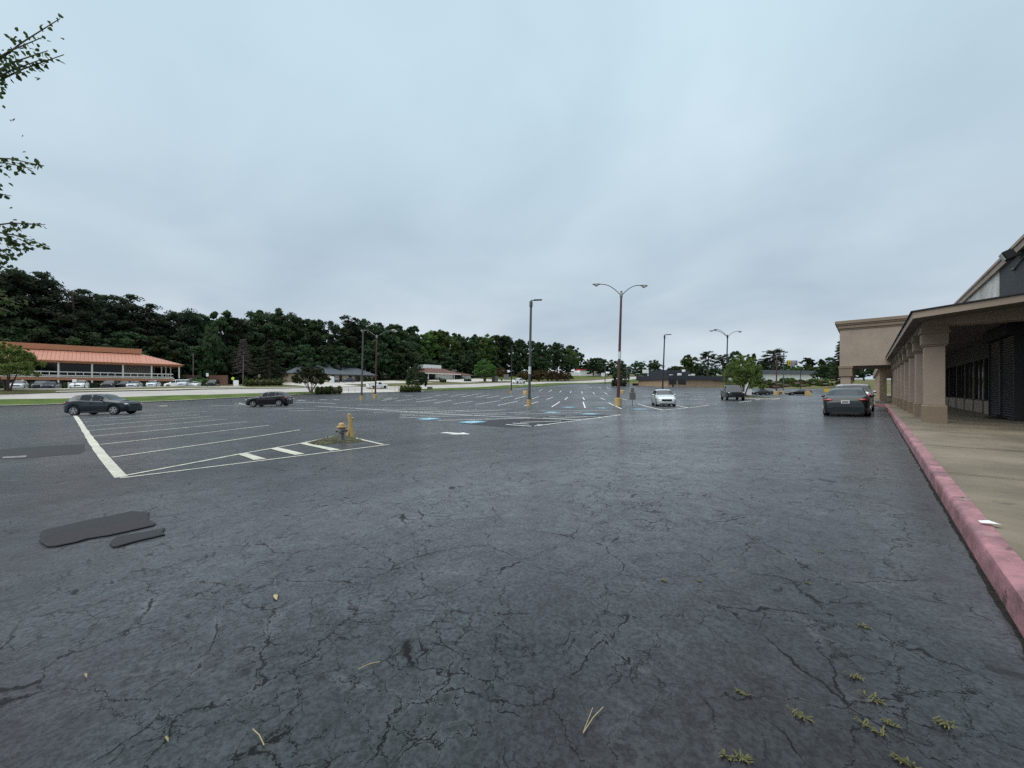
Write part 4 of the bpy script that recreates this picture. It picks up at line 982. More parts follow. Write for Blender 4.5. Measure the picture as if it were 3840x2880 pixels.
car('parked_car', 'black sedan seen from its side in the far lot behind the young tree', 'car', onY(2846, 84), hd(-1,-.30), 'sedan', P_blk, dark_low=False)
car('parked_car', 'dark sedan nosing behind the black sedan beside the red brown lamp post', 'car', onY(2886, 90), hd(.7,-1), 'sedan', P_dkg, dark_low=False)
car('parked_car', 'low dark coupe parked beside the yellow concrete block in the far lot', 'car', onY(2994, 83), hd(-1,.35), 'coupe', P_blk, dark_low=False)
# office row across the road
G1 = 'cars parked before the orange roofed office'
row = [(72,113.5,'hatch',P_sil,(.9,-1),'silver hatchback partly behind the trunk of the roadside myrtle'),
 (157,119,'bigsuv',P_dkg,(.8,-1),'dark SUV behind the dark sedan in the office row'),
 (192,113.8,'sedan',P_navy,(.75,-1),'dark sedan with pale plate in the office row'),
 (296,118.5,'bigsuv',P_white,(.7,-1),'white topped SUV behind the white compact in the office row'),
 (302,113.8,'hatch',P_white,(.7,-1),'white compact car beside the white post in the office row'),
 (413,115.5,'bigsuv',P_grey,(.65,-1),'mid grey SUV near the middle of the office row'),
 (470,117,'suv',P_blk,(.6,-1),'black car in shade left of the silver sedan in the office row'),
 (505,114,'sedan',P_sil,(.6,-1),'bright silver sedan left of the pale wagon in the office row'),
 (576,115,'hatch',P_icy,(.55,-1),'pale silver wagon under the end of the balcony'),
 (668,120.5,'van',P_white,(-1,-.35),'white van at the corner of the orange roofed office'),
 (690,113.6,'hatch',P_icy,(.5,-1),'light hatchback in front of the white van'),
 (731,116,'coupe',P_white,(.5,-1),'white coupe beside the sloping green bank'),
 (800,116,'bigsuv',P_blk,(.45,-1),'black SUV in front of the brown wooden fence')]
for px, n, kd, pm, h, lab in row:
    p,_y = at_n(px, n); car('parked_car', lab, 'car', (p.x,p.y,p.z+.12), hd(*h), kd, pm, G1, dark_low=(kd in('suv','bigsuv')))
p,_y = at_n(1414, 92.5); car('pickup_truck', 'white pickup with open dark bed driving on the road behind the lamp posts', 'pickup truck', (p.x,p.y,p.z+.03), R(90), 'pickup', P_white, dark_low=False, rim=M_rimd)
p,_y = at_n(1945, 93); car('pickup_truck', 'white crew cab pickup on the uphill road above the grass', 'pickup truck', (p.x,p.y,p.z+.03), R(90), 'truck', P_white, dark_low=False, rim=M_rimd)
p,_y = at_n(1308, 129); car('parked_car', 'dark blue grey crossover in front of the beige brick office', 'car', (p.x,p.y,p.z+.1), hd(-1,-.5), 'suv', P_navy)
p,_y = at_n(1262, 131); car('parked_car', 'black SUV parked beside the white utility box', 'car', (p.x,p.y,p.z+.1), hd(.4,-1), 'bigsuv', P_blk)
p,_y = at_n(1724, 137); car('parked_car', 'black sedan under the open carport', 'car', (p.x,p.y,p.z+.1), hd(1,.1), 'sedan', P_blk, dark_low=False)
car('parked_car', 'dark pickup far up the hill left of the tan store', 'pickup truck', onY(2472, 200), hd(.8,-1), 'truck', P_dkg)
car('parked_car', 'white van far up the hill road beside the pole sign', 'van', onY(2440, 225), hd(1,.1), 'van', P_white)
# ------------------------------------------------------------------ lamp posts
def leaning(root, deg):       # lean towards picture right
    ax = Vector(Fv + (0,)); root.rotation_mode = 'AXIS_ANGLE'; root.rotation_axis_angle = (R(deg), ax.x, ax.y, 0)
def headmesh(parent, base, ang, droop=.05, s=1.0):
    d = Vector((math.cos(ang), math.sin(ang), 0)); u = Vector((0,0,1))
    rx = math.cos(ang); ry = math.sin(ang)
    prof = [(0,.055),(.12,.07),(.25,.11),(.45,.17),(.65,.18),(.80,.12),(.86,.02)]
    V=[];Fc=[];n=10
    for x,r in prof:
        for j in range(n):
            t=2*math.pi*j/n; a=math.cos(t)*r; b2=math.sin(t)*r*.62
            if b2<0: b2*=.6
            V.append((base[0]+(rx*x-ry*a)*s, base[1]+(ry*x+rx*a)*s, base[2]+b2*s+.02))
    for i in range(len(prof)-1):
        for j in range(n): Fc.append((i*n+j,i*n+(j+1)%n,(i+1)*n+(j+1)%n,(i+1)*n+j))
    Fc.append(tuple(range(n-1,-1,-1)))
    b = MB(); b.add(V,Fc); o = b.build('lamp_head', M_head, parent, smooth=R(50))
    b = MB(); c = (base[0]+rx*.52*s, base[1]+ry*.52*s, base[2]-.05*s)
    b.ell(c,(.17*s,.17*s,.11*s),12,7); b.build('lamp_glass', M_headglass, o, smooth=True)
def concrete_base(root, r, h, square=False):
    b = MB()
    if square: b.bb(-r,r,-r,r,-.2,h)
    else: b.lathe([(r,-.2),(r,h-.04),(r-.04,h)],n=20)
    b.build('concrete_base', M_yel, root, smooth=R(40), bevel=.0)
def post(label, loc, H, kind, mat, base_r=.33, base_h=.95, lean=1.2, arms=(0,), r0=.10, r1=.07, sticker=None, group='parking lot lamp posts', arm=2.1, name='lamp_post'):
    root = thing(name, label, 'lamp post', loc, 0, group)
    if base_h: concrete_base(root, base_r, base_h)
    z0 = base_h if base_h else -.1
    b = MB(); b.tube([(0,0,z0),(0,0,H)],[r0,r1],14); b.lathe([(r0*2,z0),(r0*2,z0+.03),(r0*1.05,z0+.04)],n=14) if base_h else None
    if kind == 'led': b.lathe([(r1*1.5,H-.5),(r1*1.5,H+.02)],n=12)
    b.build('pole', mat, root, smooth=R(40))
    for a in arms:
        wr = math.atan2(Rv[1],Rv[0]) + R(a); d = Vector((math.cos(wr),math.sin(wr),0))
        if kind == 'cobra':
            b = MB(); pts=[Vector((0,0,H-.45))+d*(arm*q)+Vector((0,0,1.15*math.sin(q*math.pi/2)**.9)) for q in np.linspace(0,1,10)]
            b.tube(pts,[.038]*10,8); b.build('arm', mat if mat is M_poledk else M_polegrey, root, smooth=True)
            headmesh(root, tuple(pts[-1]-d*.05), wr, s=1.15)
        else:
            b = MB(); b.tube([(0,0,H-.02),Vector((0,0,H+.12)),Vector((0,0,H+.16))+d*.35],.045,8); b.build('arm', M_poledk, root, smooth=True)
            pd = Vector((-d.y,d.x,0)); 
            b = MB(); q=[Vector((0,0,H+.11))+d*.25+pd*.17, Vector((0,0,H+.11))+d*.25-pd*.17, Vector((0,0,H+.17))+d*1.05-pd*.15, Vector((0,0,H+.17))+d*1.05+pd*.15]
            b.prism(q,(0,0,.09)); h = b.build('lamp_head', M_poledk, root, bevel=.02)
            b = MB(); b.prism([p.lerp(sum(q,Vector())/4,.15)-Vector((0,0,.012)) for p in q],(0,0,.01)); b.build('lamp_glass', M_headglass, h)
    if kind == 'cobra':
        b = MB(); b.lathe([(.09,H-.62),(.14,H-.55),(.14,H-.2),(.05,H-.05)],n=12); b.build('cap', M_head if mat is not M_poledk else mat, root, smooth=R(40))
    if sticker:
        rr = r0*(1-.3*sticker/H)+.012
        b = MB(); b.lathe([(rr,sticker-.35),(rr,sticker+.35)],n=14); b.build('sticker', M_tape, root, smooth=R(40))
    leaning(root, lean); return root
def g3(px,py): p = gpx(px,py); return (p.x,p.y,gz(p.x,p.y))
def Ht(loc, pytop):      # height that reaches a pixel row
    Y = -loc[0]*ST + loc[1]*CT; return zpx(pytop, Y) - loc[2]
q = onY(1984,36.6); post('grey lamp post with flat single head on a yellow base, nearest of its kind', q, Ht(q,1131), 'led', M_polegrey, .225, .72, 1.1, (8,), .13,.105, sticker=3.4)
q = onY(2317,36.6); post('red brown lamp post with two curved arms and thick yellow base in the lot middle', q, Ht(q,1092), 'cobra', M_polebr, .335, .78, 1.75, (12,168), .15,.09, sticker=4.8, arm=1.78)
q = onY(1917,80); post('slender dark lamp post with single head near the grass strip', q, Ht(q,1297), 'led', M_poledk, .22, .62, 1.0, (8,), .12,.09)
q = onY(2483.5,60); post('dark lamp post with single head rising behind the pale silver hatchback', q, Ht(q,1258), 'led', M_poledk, .33, 1.0, 2.2, (5,), .12,.085)
q = onY(2722,67); post('dark lamp post with three curved lamp arms rising behind the grey pickup', q, Ht(q,1255), 'cobra', M_poledk, .4, 1.0, 1.6, (14,166,195), .13,.09, arm=2.0)
q = onY(1355.7,55); post('grey lamp post left of the red brown one with pale heads by the hedge gap', q, Ht(q,1238), 'led', M_polegrey, .24, .68, 1.3, (70,), .13,.10)
q = onY(1407,62); post('red brown lamp post with pale curved heads in front of the beige office', q, Ht(q,1255), 'cobra', M_polebr, .32, .66, 1.5, (15,160,350), .14,.09, arm=2.3)
q = onY(2911,86); post('red brown lamp post with wide arms on a yellow block beside the far sedans', q, Ht(q,1330), 'cobra', M_polebr, .55, .9, .8, (14,166), .15,.10, arm=2.1)
q = onY(2937,92); post('thin grey lamp post with short flat head in front of the white store', q, Ht(q,1325), 'led', M_polegrey, .35, .8, .8, (8,), .11,.09)
q = onY(3001,118); post('plain dark pole standing before the right half of the white store', q, Ht(q,1386), 'led', M_poledk, 0, 0, .6, (90,), .13,.10)
p,_ = at_n(912,121); post('short grey lamp post before the dead grey cedar', tuple(p), Ht(p,1336), 'led', M_pole_wood, 0,0,.6,(180,),.13,.10, group='lamp posts across the road')
p,_ = at_n(724,128); post('short brown lamp post at the right corner of the orange roofed office', tuple(p), Ht(p,1328), 'led', M_pole_wood, 0,0,.4,(180,),.13,.10, group='lamp posts across the road')
# bases without poles
q = onY(1810-8,75); t_ = thing('concrete_drum', 'pale yellow round concrete base without a pole near the grey lamp post', 'concrete base', onY(1970,72)); b=MB(); b.lathe([(.42,-.2),(.42,.62),(.36,.70)],n=20); b.build('drum', M_yel, t_, smooth=R(40))
t_ = thing('concrete_drum', 'pale yellow round concrete base without a pole right of the red brown lamp post', 'concrete base', onY(2334,84)); b=MB(); b.lathe([(.50,-.2),(.50,.55),(.42,.62)],n=20); b.build('drum', M_yel, t_, smooth=R(40))
t_ = thing('concrete_block', 'weathered yellow concrete block beside the low dark coupe', 'concrete block', onY(3030,80), R(20)); b=MB(); b.prism([(-.5,-.5,-.2),(.75,-.5,-.2),(.55,-.5,.5),(.1,-.5,.95),(-.45,-.5,.9)],(0,1.0,0)); b.build('block', M_yel, t_, bevel=.12)
# ---------------------------------------------------------------- hydrant and guard post
hy = thing('fire_hydrant', 'grey fire hydrant with yellow bonnet in the striped island', 'fire hydrant', g3(1281,1657), 0)
Yh = -hy.location.x*ST + hy.location.y*CT; hs_ = (zpx(1579,Yh)-hy.location.z)/.80
b=MB(); b.lathe([(.15,-.1),(.15,.03),(.115,.04),(.10,.10),(.10,.34),(.125,.37),(.13,.44),(.12,.50),(.115,.52)],n=24); b.build('barrel', M_hyd, hy, smooth=R(35))
b=MB(); b.lathe([(.115,.515),(.175,.55),(.185,.585),(.18,.60),(.12,.60),(.115,.66),(.095,.71),(.05,.73),(.045,.75)],n=24); b.build('bonnet', M_yel, hy, smooth=R(35))
b=MB(); b.lathe([(.022,.75),(.022,.80)],n=5); b.build('operating_nut', M_dark, hy)
for k_,(a,s_) in enumerate(((0,.05),(math.pi,.05),(-.9,.075))):
    wr=math.atan2(Rv[1],Rv[0])+a; d=Vector((math.cos(wr),math.sin(wr),0)); b=MB(); b.tube([d*.09+Vector((0,0,.43)),d*.17+Vector((0,0,.43))],s_,14); b.tube([d*.17+Vector((0,0,.43)),d*.20+Vector((0,0,.43))],s_*1.25,14)
    nz_=b.build('nozzle', M_hyd, hy, smooth=R(40)); b=MB(); b.tube([d*.20+Vector((0,0,.43)),d*.235+Vector((0,0,.43))],.02,5); b.build('cap_nut', M_dark, hy, ); COL.objects[-1].parent = nz_
b=MB(); b.lathe([(.13,-.05),(.165,-.02),(.165,.025),(.12,.03)],n=20); b.build('flange', M_rust, hy, smooth=R(30))
hy.scale = (hs_,)*3
gp = thing('guard_post', 'tall leaning yellow guard post standing right behind the hydrant', 'bollard', g3(1323,1641))
b=MB(); b.tube([(0,0,-.15),(0,0,.88)],.072,18); b.build('pipe', M_yel, gp, smooth=R(40)); b=MB(); b.lathe([(.072,.88),(.06,.91),(.03,.93)],n=18); b.build('cap', M_yel, gp, smooth=True)
leaning(gp, -9)
g2 = thing('guard_post', 'shorter yellow guard post hidden between hydrant and tall leaning post', 'bollard', g3(1306,1634))
b=MB(); b.tube([(0,0,-.15),(0,0,.74)],.078,18); b.build('pipe', M_yel, g2, smooth=R(40)); leaning(g2, 10)
# soil mound with dead grass below the hydrant
ctr = gpx(1245,1655); b=MB(); ring=[gpx(*p) for p in ((1145,1664),(1190,1650),(1262,1634),(1300,1631),(1335,1642),(1362,1656),(1330,1661),(1262,1662),(1190,1672))]
pts=[]; 
for i,p in enumerate(ring):
    n_=ring[(i+1)%len(ring)]
    for j in range(4): pts.append(p.lerp(n_,j/4)+Vector((random.uniform(-.06,.06),random.uniform(-.06,.06),0)))
k=len(pts); V=[]
for f_,h_ in ((1,.010),(.8,.022),(.5,.034),(.2,.038)):
    for p in pts:
        qq=ctr.lerp(p,f_); V.append((qq.x,qq.y,gz(qq.x,qq.y)+h_+random.uniform(-.008,.014)*(f_<1)))
V.append((ctr.x,ctr.y,gz(ctr.x,ctr.y)+.04))
b.add(V,[(r*k+i,r*k+(i+1)%k,(r+1)*k+(i+1)%k,(r+1)*k+i) for r in range(3) for i in range(k)]+[(3*k+i,3*k+(i+1)%k,4*k) for i in range(k)])
tag(b.build('soil_patch', M_soil, smooth=True), kind='structure')
b=MB()
for i in range(520):
    p=random.choice(pts); qq=ctr.lerp(p,random.random()**.6*.95); a=random.uniform(0,6.28); l=random.uniform(.05,.16); d=Vector((math.cos(a),math.sin(a),0))*l*.6; s_=Vector((-d.y,d.x,0)).normalized()*.006
    z=gz(qq.x,qq.y)+.02; o_=Vector((qq.x,qq.y,z)); tip=o_+d+Vector((0,0,l*.7)); b.add([o_+s_,o_-s_,tip],[(0,1,2)])
tag(b.build('dry_grass', M_weed), kind='stuff')
# ---------------------------------------------------------------- signs, rails, small things
sg = thing('sign_post', 'backs of two grey sign panels on one post left of the pale silver hatchback', 'sign', g3(2371,1524), math.atan2(Rv[1],Rv[0]))
Ys = -sg.location.x*ST+sg.location.y*CT; u_ = Ys/F
b=MB(); b.tube([(0,0,-.1),(0,0,(1524-1455)*u_)],.03,8); b.build('post', M_polebr, sg)
b=MB(); b.bb(-11*u_,12*u_,-.045,-.032,(1524-1499)*u_,(1524-1472)*u_); b.build('panel', M_sign, sg)
b=MB(); b.bb(-6*u_,7*u_,-.045,-.032,(1524-1471)*u_,(1524-1455)*u_); b.build('panel', M_sign, sg)
fac = math.atan2(Rv[1],Rv[0])
def signboard(name, label, px, pyb, Y, w, h, zb, mat, post_m=M_polegrey, posts=(0,), cat='sign', thick=.06):
    r = thing(name, label, cat, onY(px,Y), fac); g = r.location.z
    z0 = zpx(pyb,Y)-g
    b=MB(); b.bb(-w/2,w/2,-thick/2,thick/2,z0,z0+h); pn=b.build('panel', mat, r)
    for p_ in posts:
        b=MB(); b.tube([(p_,thick/2+.06,-.2),(p_,thick/2+.06,z0+h*.8)],.05,8); b.build('post', post_m, r)
    return r, pn, z0
r,pn,z0 = signboard('banner_sign', 'white banner sign with red foot beside the lime disc sign across the road', 885, 1447, 93, 1.25, 1.35, 0, M_signw, posts=(-.5,.5))
b=MB(); b.bb(-.8,.8,-.25,.3,-.1,.14); b.build('foot', M_signred, r)
r = thing('disc_sign','lime yellow disc sign on a thin post left of the white banner','sign',onY(873,93.5),fac); b=MB(); b.lathe([(.36,-.02),(.36,.02)],(0,0,1.95),16,'Y'); b.build('disc',M_signlime,r); b=MB(); b.tube([(0,.04,-.1),(0,.04,1.9)],.03,6); b.build('post',M_polegrey,r)
signboard('sign_board','small white and red board near the white compact in the office row',279,1433,73,.75,.55,0,M_signw)
signboard('lease_sign','white rectangular sign on a wooden pole above the far grass corner',2261,1411,150,1.4,1.3,0,M_signw,posts=(.9,))
r,pn,z0 = signboard('pole_sign','wide white pole sign with dark lower panel on the hill road',2421,1399,215,3.4,1.9,0,M_signw,posts=(-.9,.9),thick=.3)
b=MB(); b.bb(-1.7,1.0,-.1,.1,z0-1.6,z0-.1); b.build('lower_panel',M_dark,r)
# billboard with letter panel
r = thing('billboard','roadside billboard with yellow letter panel and mauve text panel above the white store','billboard',onY(2970,235),fac); g=r.location.z; u_=235/F
z0=zpx(1371,235)-g; z1=zpx(1352,235)-g; 
b=MB(); b.bb(-20*u_,-16.5*u_,-.2,.2,z0,z1); b.build('edge_panel',M_brownwall,r)
b=MB(); b.bb(-16.4*u_,-6*u_,-.25,.2,z0,z1+.15); yp=b.build('yellow_panel',M_signy,r)
b=MB(); b.bb(-5.9*u_,20*u_,-.2,.2,z0,z1); mp_=b.build('text_panel',M_signp,r)
b=MB(); cx=-11.2*u_; h_=z1-z0; b.prism([(cx-.55,-.26,z0+.3),(cx-.28,-.26,z0+.3),(cx+.1,-.26,z1-.4),(cx-.12,-.26,z1-.4)],(0,-.03,0)); b.prism([(cx+.55,-.265,z0+.3),(cx+.28,-.265,z0+.3),(cx-.1,-.265,z1-.4),(cx+.12,-.265,z1-.4)],(0,-.03,0)); b.bb(cx-.3,cx+.3,-.285,-.262,z0+h_*.36,z0+h_*.48); b.build('letter',M_dark,r); COL.objects[-1].parent=yp
b=MB()
for i,(a,c) in enumerate(((-3,14),(-3,17),(-3,9))): b.bb(a*u_,c*u_,-.23,-.205,z1-h_*(.25+.25*i),z1-h_*(.17+.25*i))
b.build('text_lines',M_signw,r); COL.objects[-1].parent=mp_
for x_ in (-10,10): b=MB(); b.tube([(x_*u_,.4,-.5),(x_*u_,.4,z0+.3)],.25,8); b.build('post',M_poledk,r)
# utility poles
def upole(label, px, Y, pytop, arm=True):
    r = thing('utility_pole',label,'utility pole',onY(px,Y),fac,'utility poles on the hill road'); H_=zpx(pytop,Y)-r.location.z
    b=MB(); b.tube([(0,0,-.3),(0,0,H_)],[.17,.12],10); b.build('pole',M_pole_wood,r)
    if arm:
        b=MB(); b.bb(-1.3,1.3,-.2,-.08,H_-.8,H_-.62); b.build('crossarm',M_pole_wood,r)
        b=MB()
        for x_ in (-1.1,-.4,.4,1.1): b.lathe([(.05,0),(.07,.08),(.04,.18)],(x_,-.14,H_-.62),8)
        b.build('insulator',M_head,r)
        b=MB(); b.lathe([(.22,H_-2.2),(.24,H_-2.1),(.24,H_-1.4),(.2,H_-1.35)],(.3,-.2,0),12); b.build('transformer',M_polegrey,r)
upole('wooden utility pole with crossarm left of the rounded tree clump',2351,140,1376)
upole('second wooden utility pole with crossarm just right of the first',2358,150,1380)
upole('bare wooden pole standing beside the white lease sign',2269,150,1370,False)
upole('slim pole between the rounded trees and the pole sign',2415,230,1352)
# bollards, hand rail, cables at the driveway
def simple(name,label,cat,loc,fn,mat,group=None,part_='shaft',rz=0.0,smooth=R(40)):
    r=thing(name,label,cat,loc,rz,group); b=MB(); fn(b); b.build(part_,mat,r,smooth=smooth); return r
Yb=M_pale=pr('cream_paint',(.60,.50,.28),.6,var=.12,scale=3)
for px,py,lab in ((1282,1474,'cream yellow bollard at the right end of the rounded shrub'),(1395,1471,'cream yellow bollard before the white pickup')):
    r=simple('bollard',lab,'bollard',g3(px,py),lambda b: b.tube([(0,0,-.1),(0,0,1.05)],.13,12),Yb); b=MB(); b.lathe([(.2,1.0),(.2,1.1),(.08,1.25)],n=12); b.build('cap',Yb,r,smooth=R(40)); b=MB(); b.lathe([(.24,.0),(.24,.12),(.14,.14)],n=12); b.build('collar',Yb,r)
for px,lab in ((1306,'thin cable post nearer the rounded shrub'),(1331,'thin cable post nearer the grey lamp post')):
    r=simple('cable_post',lab,'post',g3(px,1472),lambda b: b.tube([(0,0,-.1),(0,0,.95)],.035,8),M_polegrey); b=MB(); b.ell((0,0,.97),(.05,.05,.04)); b.build('knob',M_polegrey,r)
A,B2=gpx(1282,1474),gpx(1395,1471); b=MB()
for h_ in (.55,.9): b.tube([(p.x,p.y,gz(p.x,p.y)+h_-.1*math.sin(q*math.pi)) for q,p in ((q,A.lerp(B2,q)) for q in np.linspace(0,1,12))],.012,5)
tag(b.build('barrier_cable',M_polegrey),'two sagging cables strung between the cream bollards at the drive','cable')
A,B2=g3(1466,1470),g3(1494,1470); r=thing('hand_rail','cream pipe rail at the left end of the long clipped hedge','railing',A,math.atan2(B2[1]-A[1],B2[0]-A[0])); l_=(Vector(B2)-Vector(A)).length; dz=B2[2]-A[2]
for x_ in (l_*.55,l_): b=MB(); b.tube([(x_,0,-.1),(x_,0,1.45 if x_==l_ else 1.2)],.07,8); b.build('post',Yb,r)
b=MB(); b.tube([(-.2,0,1.2),(l_,0,1.2+dz)],.05,8); b.build('rail',Yb,r); b=MB(); b.tube([(l_*.55,0,.12),(l_,0,.12)],.05,8); b.build('rail',Yb,r)
for px,py,lab in ((338,1462,'white marker post left of the white compact car'),):
    simple('marker_post','short white marker post at the edge of the office car park','post',tuple(at_n(257,104.5)[0]),lambda b: b.tube([(0,0,-.1),(0,0,1.35)],.09,8),M_whitep)
for px,n_,lab in ((972,104,'thin street sign post before the clipped hedge'),(778,104,'thin street sign post before the brown fence')):
    p,_=at_n(px,n_); r=thing('street_sign',lab,'sign',tuple(p),fac); b=MB(); b.tube([(0,0,-.1),(0,0,3.0)],.04,6); b.build('post',M_polegrey,r); b=MB(); b.bb(-.25,.25,-.04,-.02,2.3,3.0); b.build('panel',M_signw if px<900 else M_sign,r)
for px,py,lab in ((2186,1442,'small white marker on the grass left of the lease sign'),(2115,1440,'small white stub on the grass below the reddish shrubs'),(2085,1438,'tiny white stub by the end of the reddish shrubs'),(1612,1463,'pale cable box beside the long clipped hedge'),(1955,1452,'flat white slab on the grass right of the slender lamp post')):
    p,_=at_n(px,86.5); simple('marker' if 'box' not in lab and 'slab' not in lab else 'utility_box',lab,'marker',tuple(p),(lambda b: b.lathe([(.12,-.1),(.12,.5),(.08,.6)],n=10)) if px>2000 else (lambda b: b.bb(-.4,.4,-.6,.6,-.1,.75 if px<1700 else .3)),M_whitep if px!=1612 else M_sign)
p,_=at_n(1245,126); simple('utility_box','tall white box left of the black SUV at the beige office','utility box',tuple(p),lambda b: b.bb(-.5,.5,-.5,.5,-.1,2.2),M_signw,part_='cabinet',smooth=False)
p,_=at_n(1856,104); simple('utility_box','pale green box between two trees across the road','utility box',tuple(p),lambda b: b.bb(-.9,.9,-.8,.8,-.1,2.2),M_sign,part_='cabinet',smooth=False)
p,_=at_n(1898,99); simple('road_sign','grey sign panel low beside the slender lamp post','sign',tuple(p),lambda b: (b.bb(-.9,.9,-.04,.04,1.2,3.0), b.tube([(0,.1,-.1),(0,.1,1.8)],.06,8)),M_sign,part_='panel',smooth=False,rz=fac)
p=onY(2806,66); r=thing('leaning_panel','white panel leaning upright beside the trunk of the young tree','panel',p,fac); b=MB(); b.prism([(-.7,-.05,0),(.5,-.05,0),(.75,-.05,2.55),(-.35,-.05,2.55)],(0,.08,0)); b.build('sheet',M_signw,r)
p=onY(3114,112); r=thing('jersey_barrier','low yellow barrier on the ground at the foot of the far bank','barrier',(p[0],p[1],p[2]),fac); b=MB(); b.prism([(-1.7,-.3,-.1),(-1.7,.3,-.1),(-1.7,.15,.80),(-1.7,-.15,.80)],(3.4,0,0)); b.build('beam',pr('bright_yellow',(.55,.34,.04),.6),r)
# wooden fences across the road
def fence(label,a,c,h):
    A,B2=Vector(a),Vector(c); r=thing('wooden_fence',label,'fence',a,math.atan2(B2.y-A.y,B2.x-A.x)); l_=(Vector((B2.x-A.x,B2.y-A.y,0))).length; dz=B2.z-A.z; b=MB(); n=int(l_/.16)
    for i in range(n):
        x_=i*.16; z_=dz*x_/l_; b.bb(x_,x_+.15,-.015,.015,z_,z_+h+random.uniform(-.03,.03))
    b.build('boards',M_wood,r)
    for x_ in np.linspace(0,l_,max(2,int(l_/2.4)+1)): b=MB(); b.bb(x_-.06,x_+.06,.02,.14,dz*x_/l_-.2,dz*x_/l_+h+.1); b.build('post',M_wood,r)
A,_=at_n(782,136); B2,_=at_n(853,123); fence('tall reddish brown board fence behind the black SUV', tuple(A+Vector((0,0,.4))), tuple(B2+Vector((0,0,.3))), 2.6)
A,_=at_n(690,140); B2,_=at_n(752,140); fence('brown board fence in the shade right of the orange roofed office', tuple(A), tuple(B2), 3.0)
A,_=at_n(1020,150); B2,_=at_n(1100,150); fence('low brown fence in shadow beyond the driveway', tuple(A), tuple(B2), 1.6)
# traffic island under the young tree
b=MB(); c=at_Y(2800,57); ra_=Vector(Rv+(0,)); fv_=Vector(Fv+(0,)); ol=[c+ra_*1.7*math.cos(a)+fv_*7*math.sin(a) for a in np.linspace(0,6.283,25)[:-1]]
V=[(p.x,p.y,gz(p.x,p.y)-.1) for p in ol]+[(p.x,p.y,gz(p.x,p.y)+.14) for p in ol]+[((c+(p-c)*.88).x,(c+(p-c)*.88).y,gz(p.x,p.y)+.145) for p in ol]; k=24
b.add(V,[(i,(i+1)%k,k+(i+1)%k,k+i) for i in range(k)]+[(k+i,k+(i+1)%k,2*k+(i+1)%k,2*k+i) for i in range(k)]); tag(b.build('island_kerb',M_conc),kind='structure')
b=MB(); V=[((c+(p-c)*.88).x,(c+(p-c)*.88).y,gz(p.x,p.y)+.14) for p in ol]+[(c.x,c.y,gz(c.x,c.y)+.5)]; b.add(V,[(i,(i+1)%k,k) for i in range(k)]); tag(b.build('island_soil',M_soil,smooth=True),kind='structure')
# litter and leaves
pc=thing('paper_scrap','white crumpled paper scrap lying at the inner edge of the pink kerb','paper',(0,0,0)); dx,dy=ray(3711); Yk=(EYE-(FL-.0))*F/(1968-HZ); pc.location=(dx*Yk,dy*Yk,FL+.012)
b=MB(); b.add([(-.05,-.02,.0),(.04,-.03,.012),(.07,.02,.0),(0,.04,.018),(-.06,.02,.006)],[(0,1,3),(1,2,3),(0,3,4)]); b.build('sheet',M_paper,pc)
for px,py,s_,lab in ((1034,2243,.05,'curled tan leaf lying alone on the asphalt'),(322,2540,.02,'pale straw sliver on the dark asphalt at the left'),(625,2780,.018,'short pale chip at the lower left of the asphalt'),(1385,2500,.055,'thin straw stem on the asphalt left of the middle'),(970,2770,.06,'brown twig lying across a crack in the asphalt'),(2225,2705,.085,'long forked pine straw on the asphalt')):
    p=gpx(px,py); r=thing('dry_leaf' if s_ in (.05,.02,.018) else 'twig',lab,'leaf' if s_ in (.05,.02,.018) else 'twig',(p.x,p.y,gz(p.x,p.y)+.004),random.uniform(0,3)); b=MB()
    if s_ not in (.05,.02,.018): b.tube([(-s_,0,.004),(0,.003,.008),(s_,-.002,.004)],.0018,5); (b.tube([(-s_,0,.006),(s_*.6,.03,.006)],.0014,5) if s_>.08 else None)
    else: b.add([(-s_,0,.003),(-s_*.3,s_*.28,.012),(s_*.6,s_*.2,.01),(s_,0,.002),(s_*.4,-s_*.25,.012),(-s_*.4,-s_*.2,.014),(0,0,.02)],[(0,1,6),(1,2,6),(2,3,6),(3,4,6),(4,5,6),(5,0,6)])
    b.build('blade' if s_ in (.05,.02,.018) else 'stem',M_straw,r)
# weeds growing in cracks
wp=[(2490,2178,.05),(3031,2188,.05),(3240,2350,.07),(3210,2540,.07),(3275,2625,.09),(3000,2685,.08),(3270,2735,.09),(3530,2712,.09),(2785,2600,.05),(2787,2845,.06),(2730,2840,.05),(3395,2860,.08),(3340,2715,.05),(3080,2072,.05),(2622,2180,.04)]
for i,(px,py,s_) in enumerate(wp):
    p=gpx(px,py); r=thing('weed','small yellow green weed tuft growing in an asphalt crack','weed',(p.x,p.y,gz(p.x,p.y)),0,'weed tufts in the asphalt cracks'); b=MB()
    for j in range(22):
        a=random.uniform(0,6.28); l=.45*s_*random.uniform(.5,1.1); d=Vector((math.cos(a),math.sin(a),0)); e=Vector((-d.y,d.x,0))*.0028; o_=Vector((random.uniform(-.6,.6),random.uniform(-.25,.25),0))*s_*.6
        b.add([o_+e,o_-e,o_+d*l*.6-e+Vector((0,0,l*.35)),o_+d*l*.6+e+Vector((0,0,l*.35)),o_+d*l+Vector((0,0,l*.25))],[(0,1,2,3),(3,2,4)])
    b.build('leaves',M_weed,r)
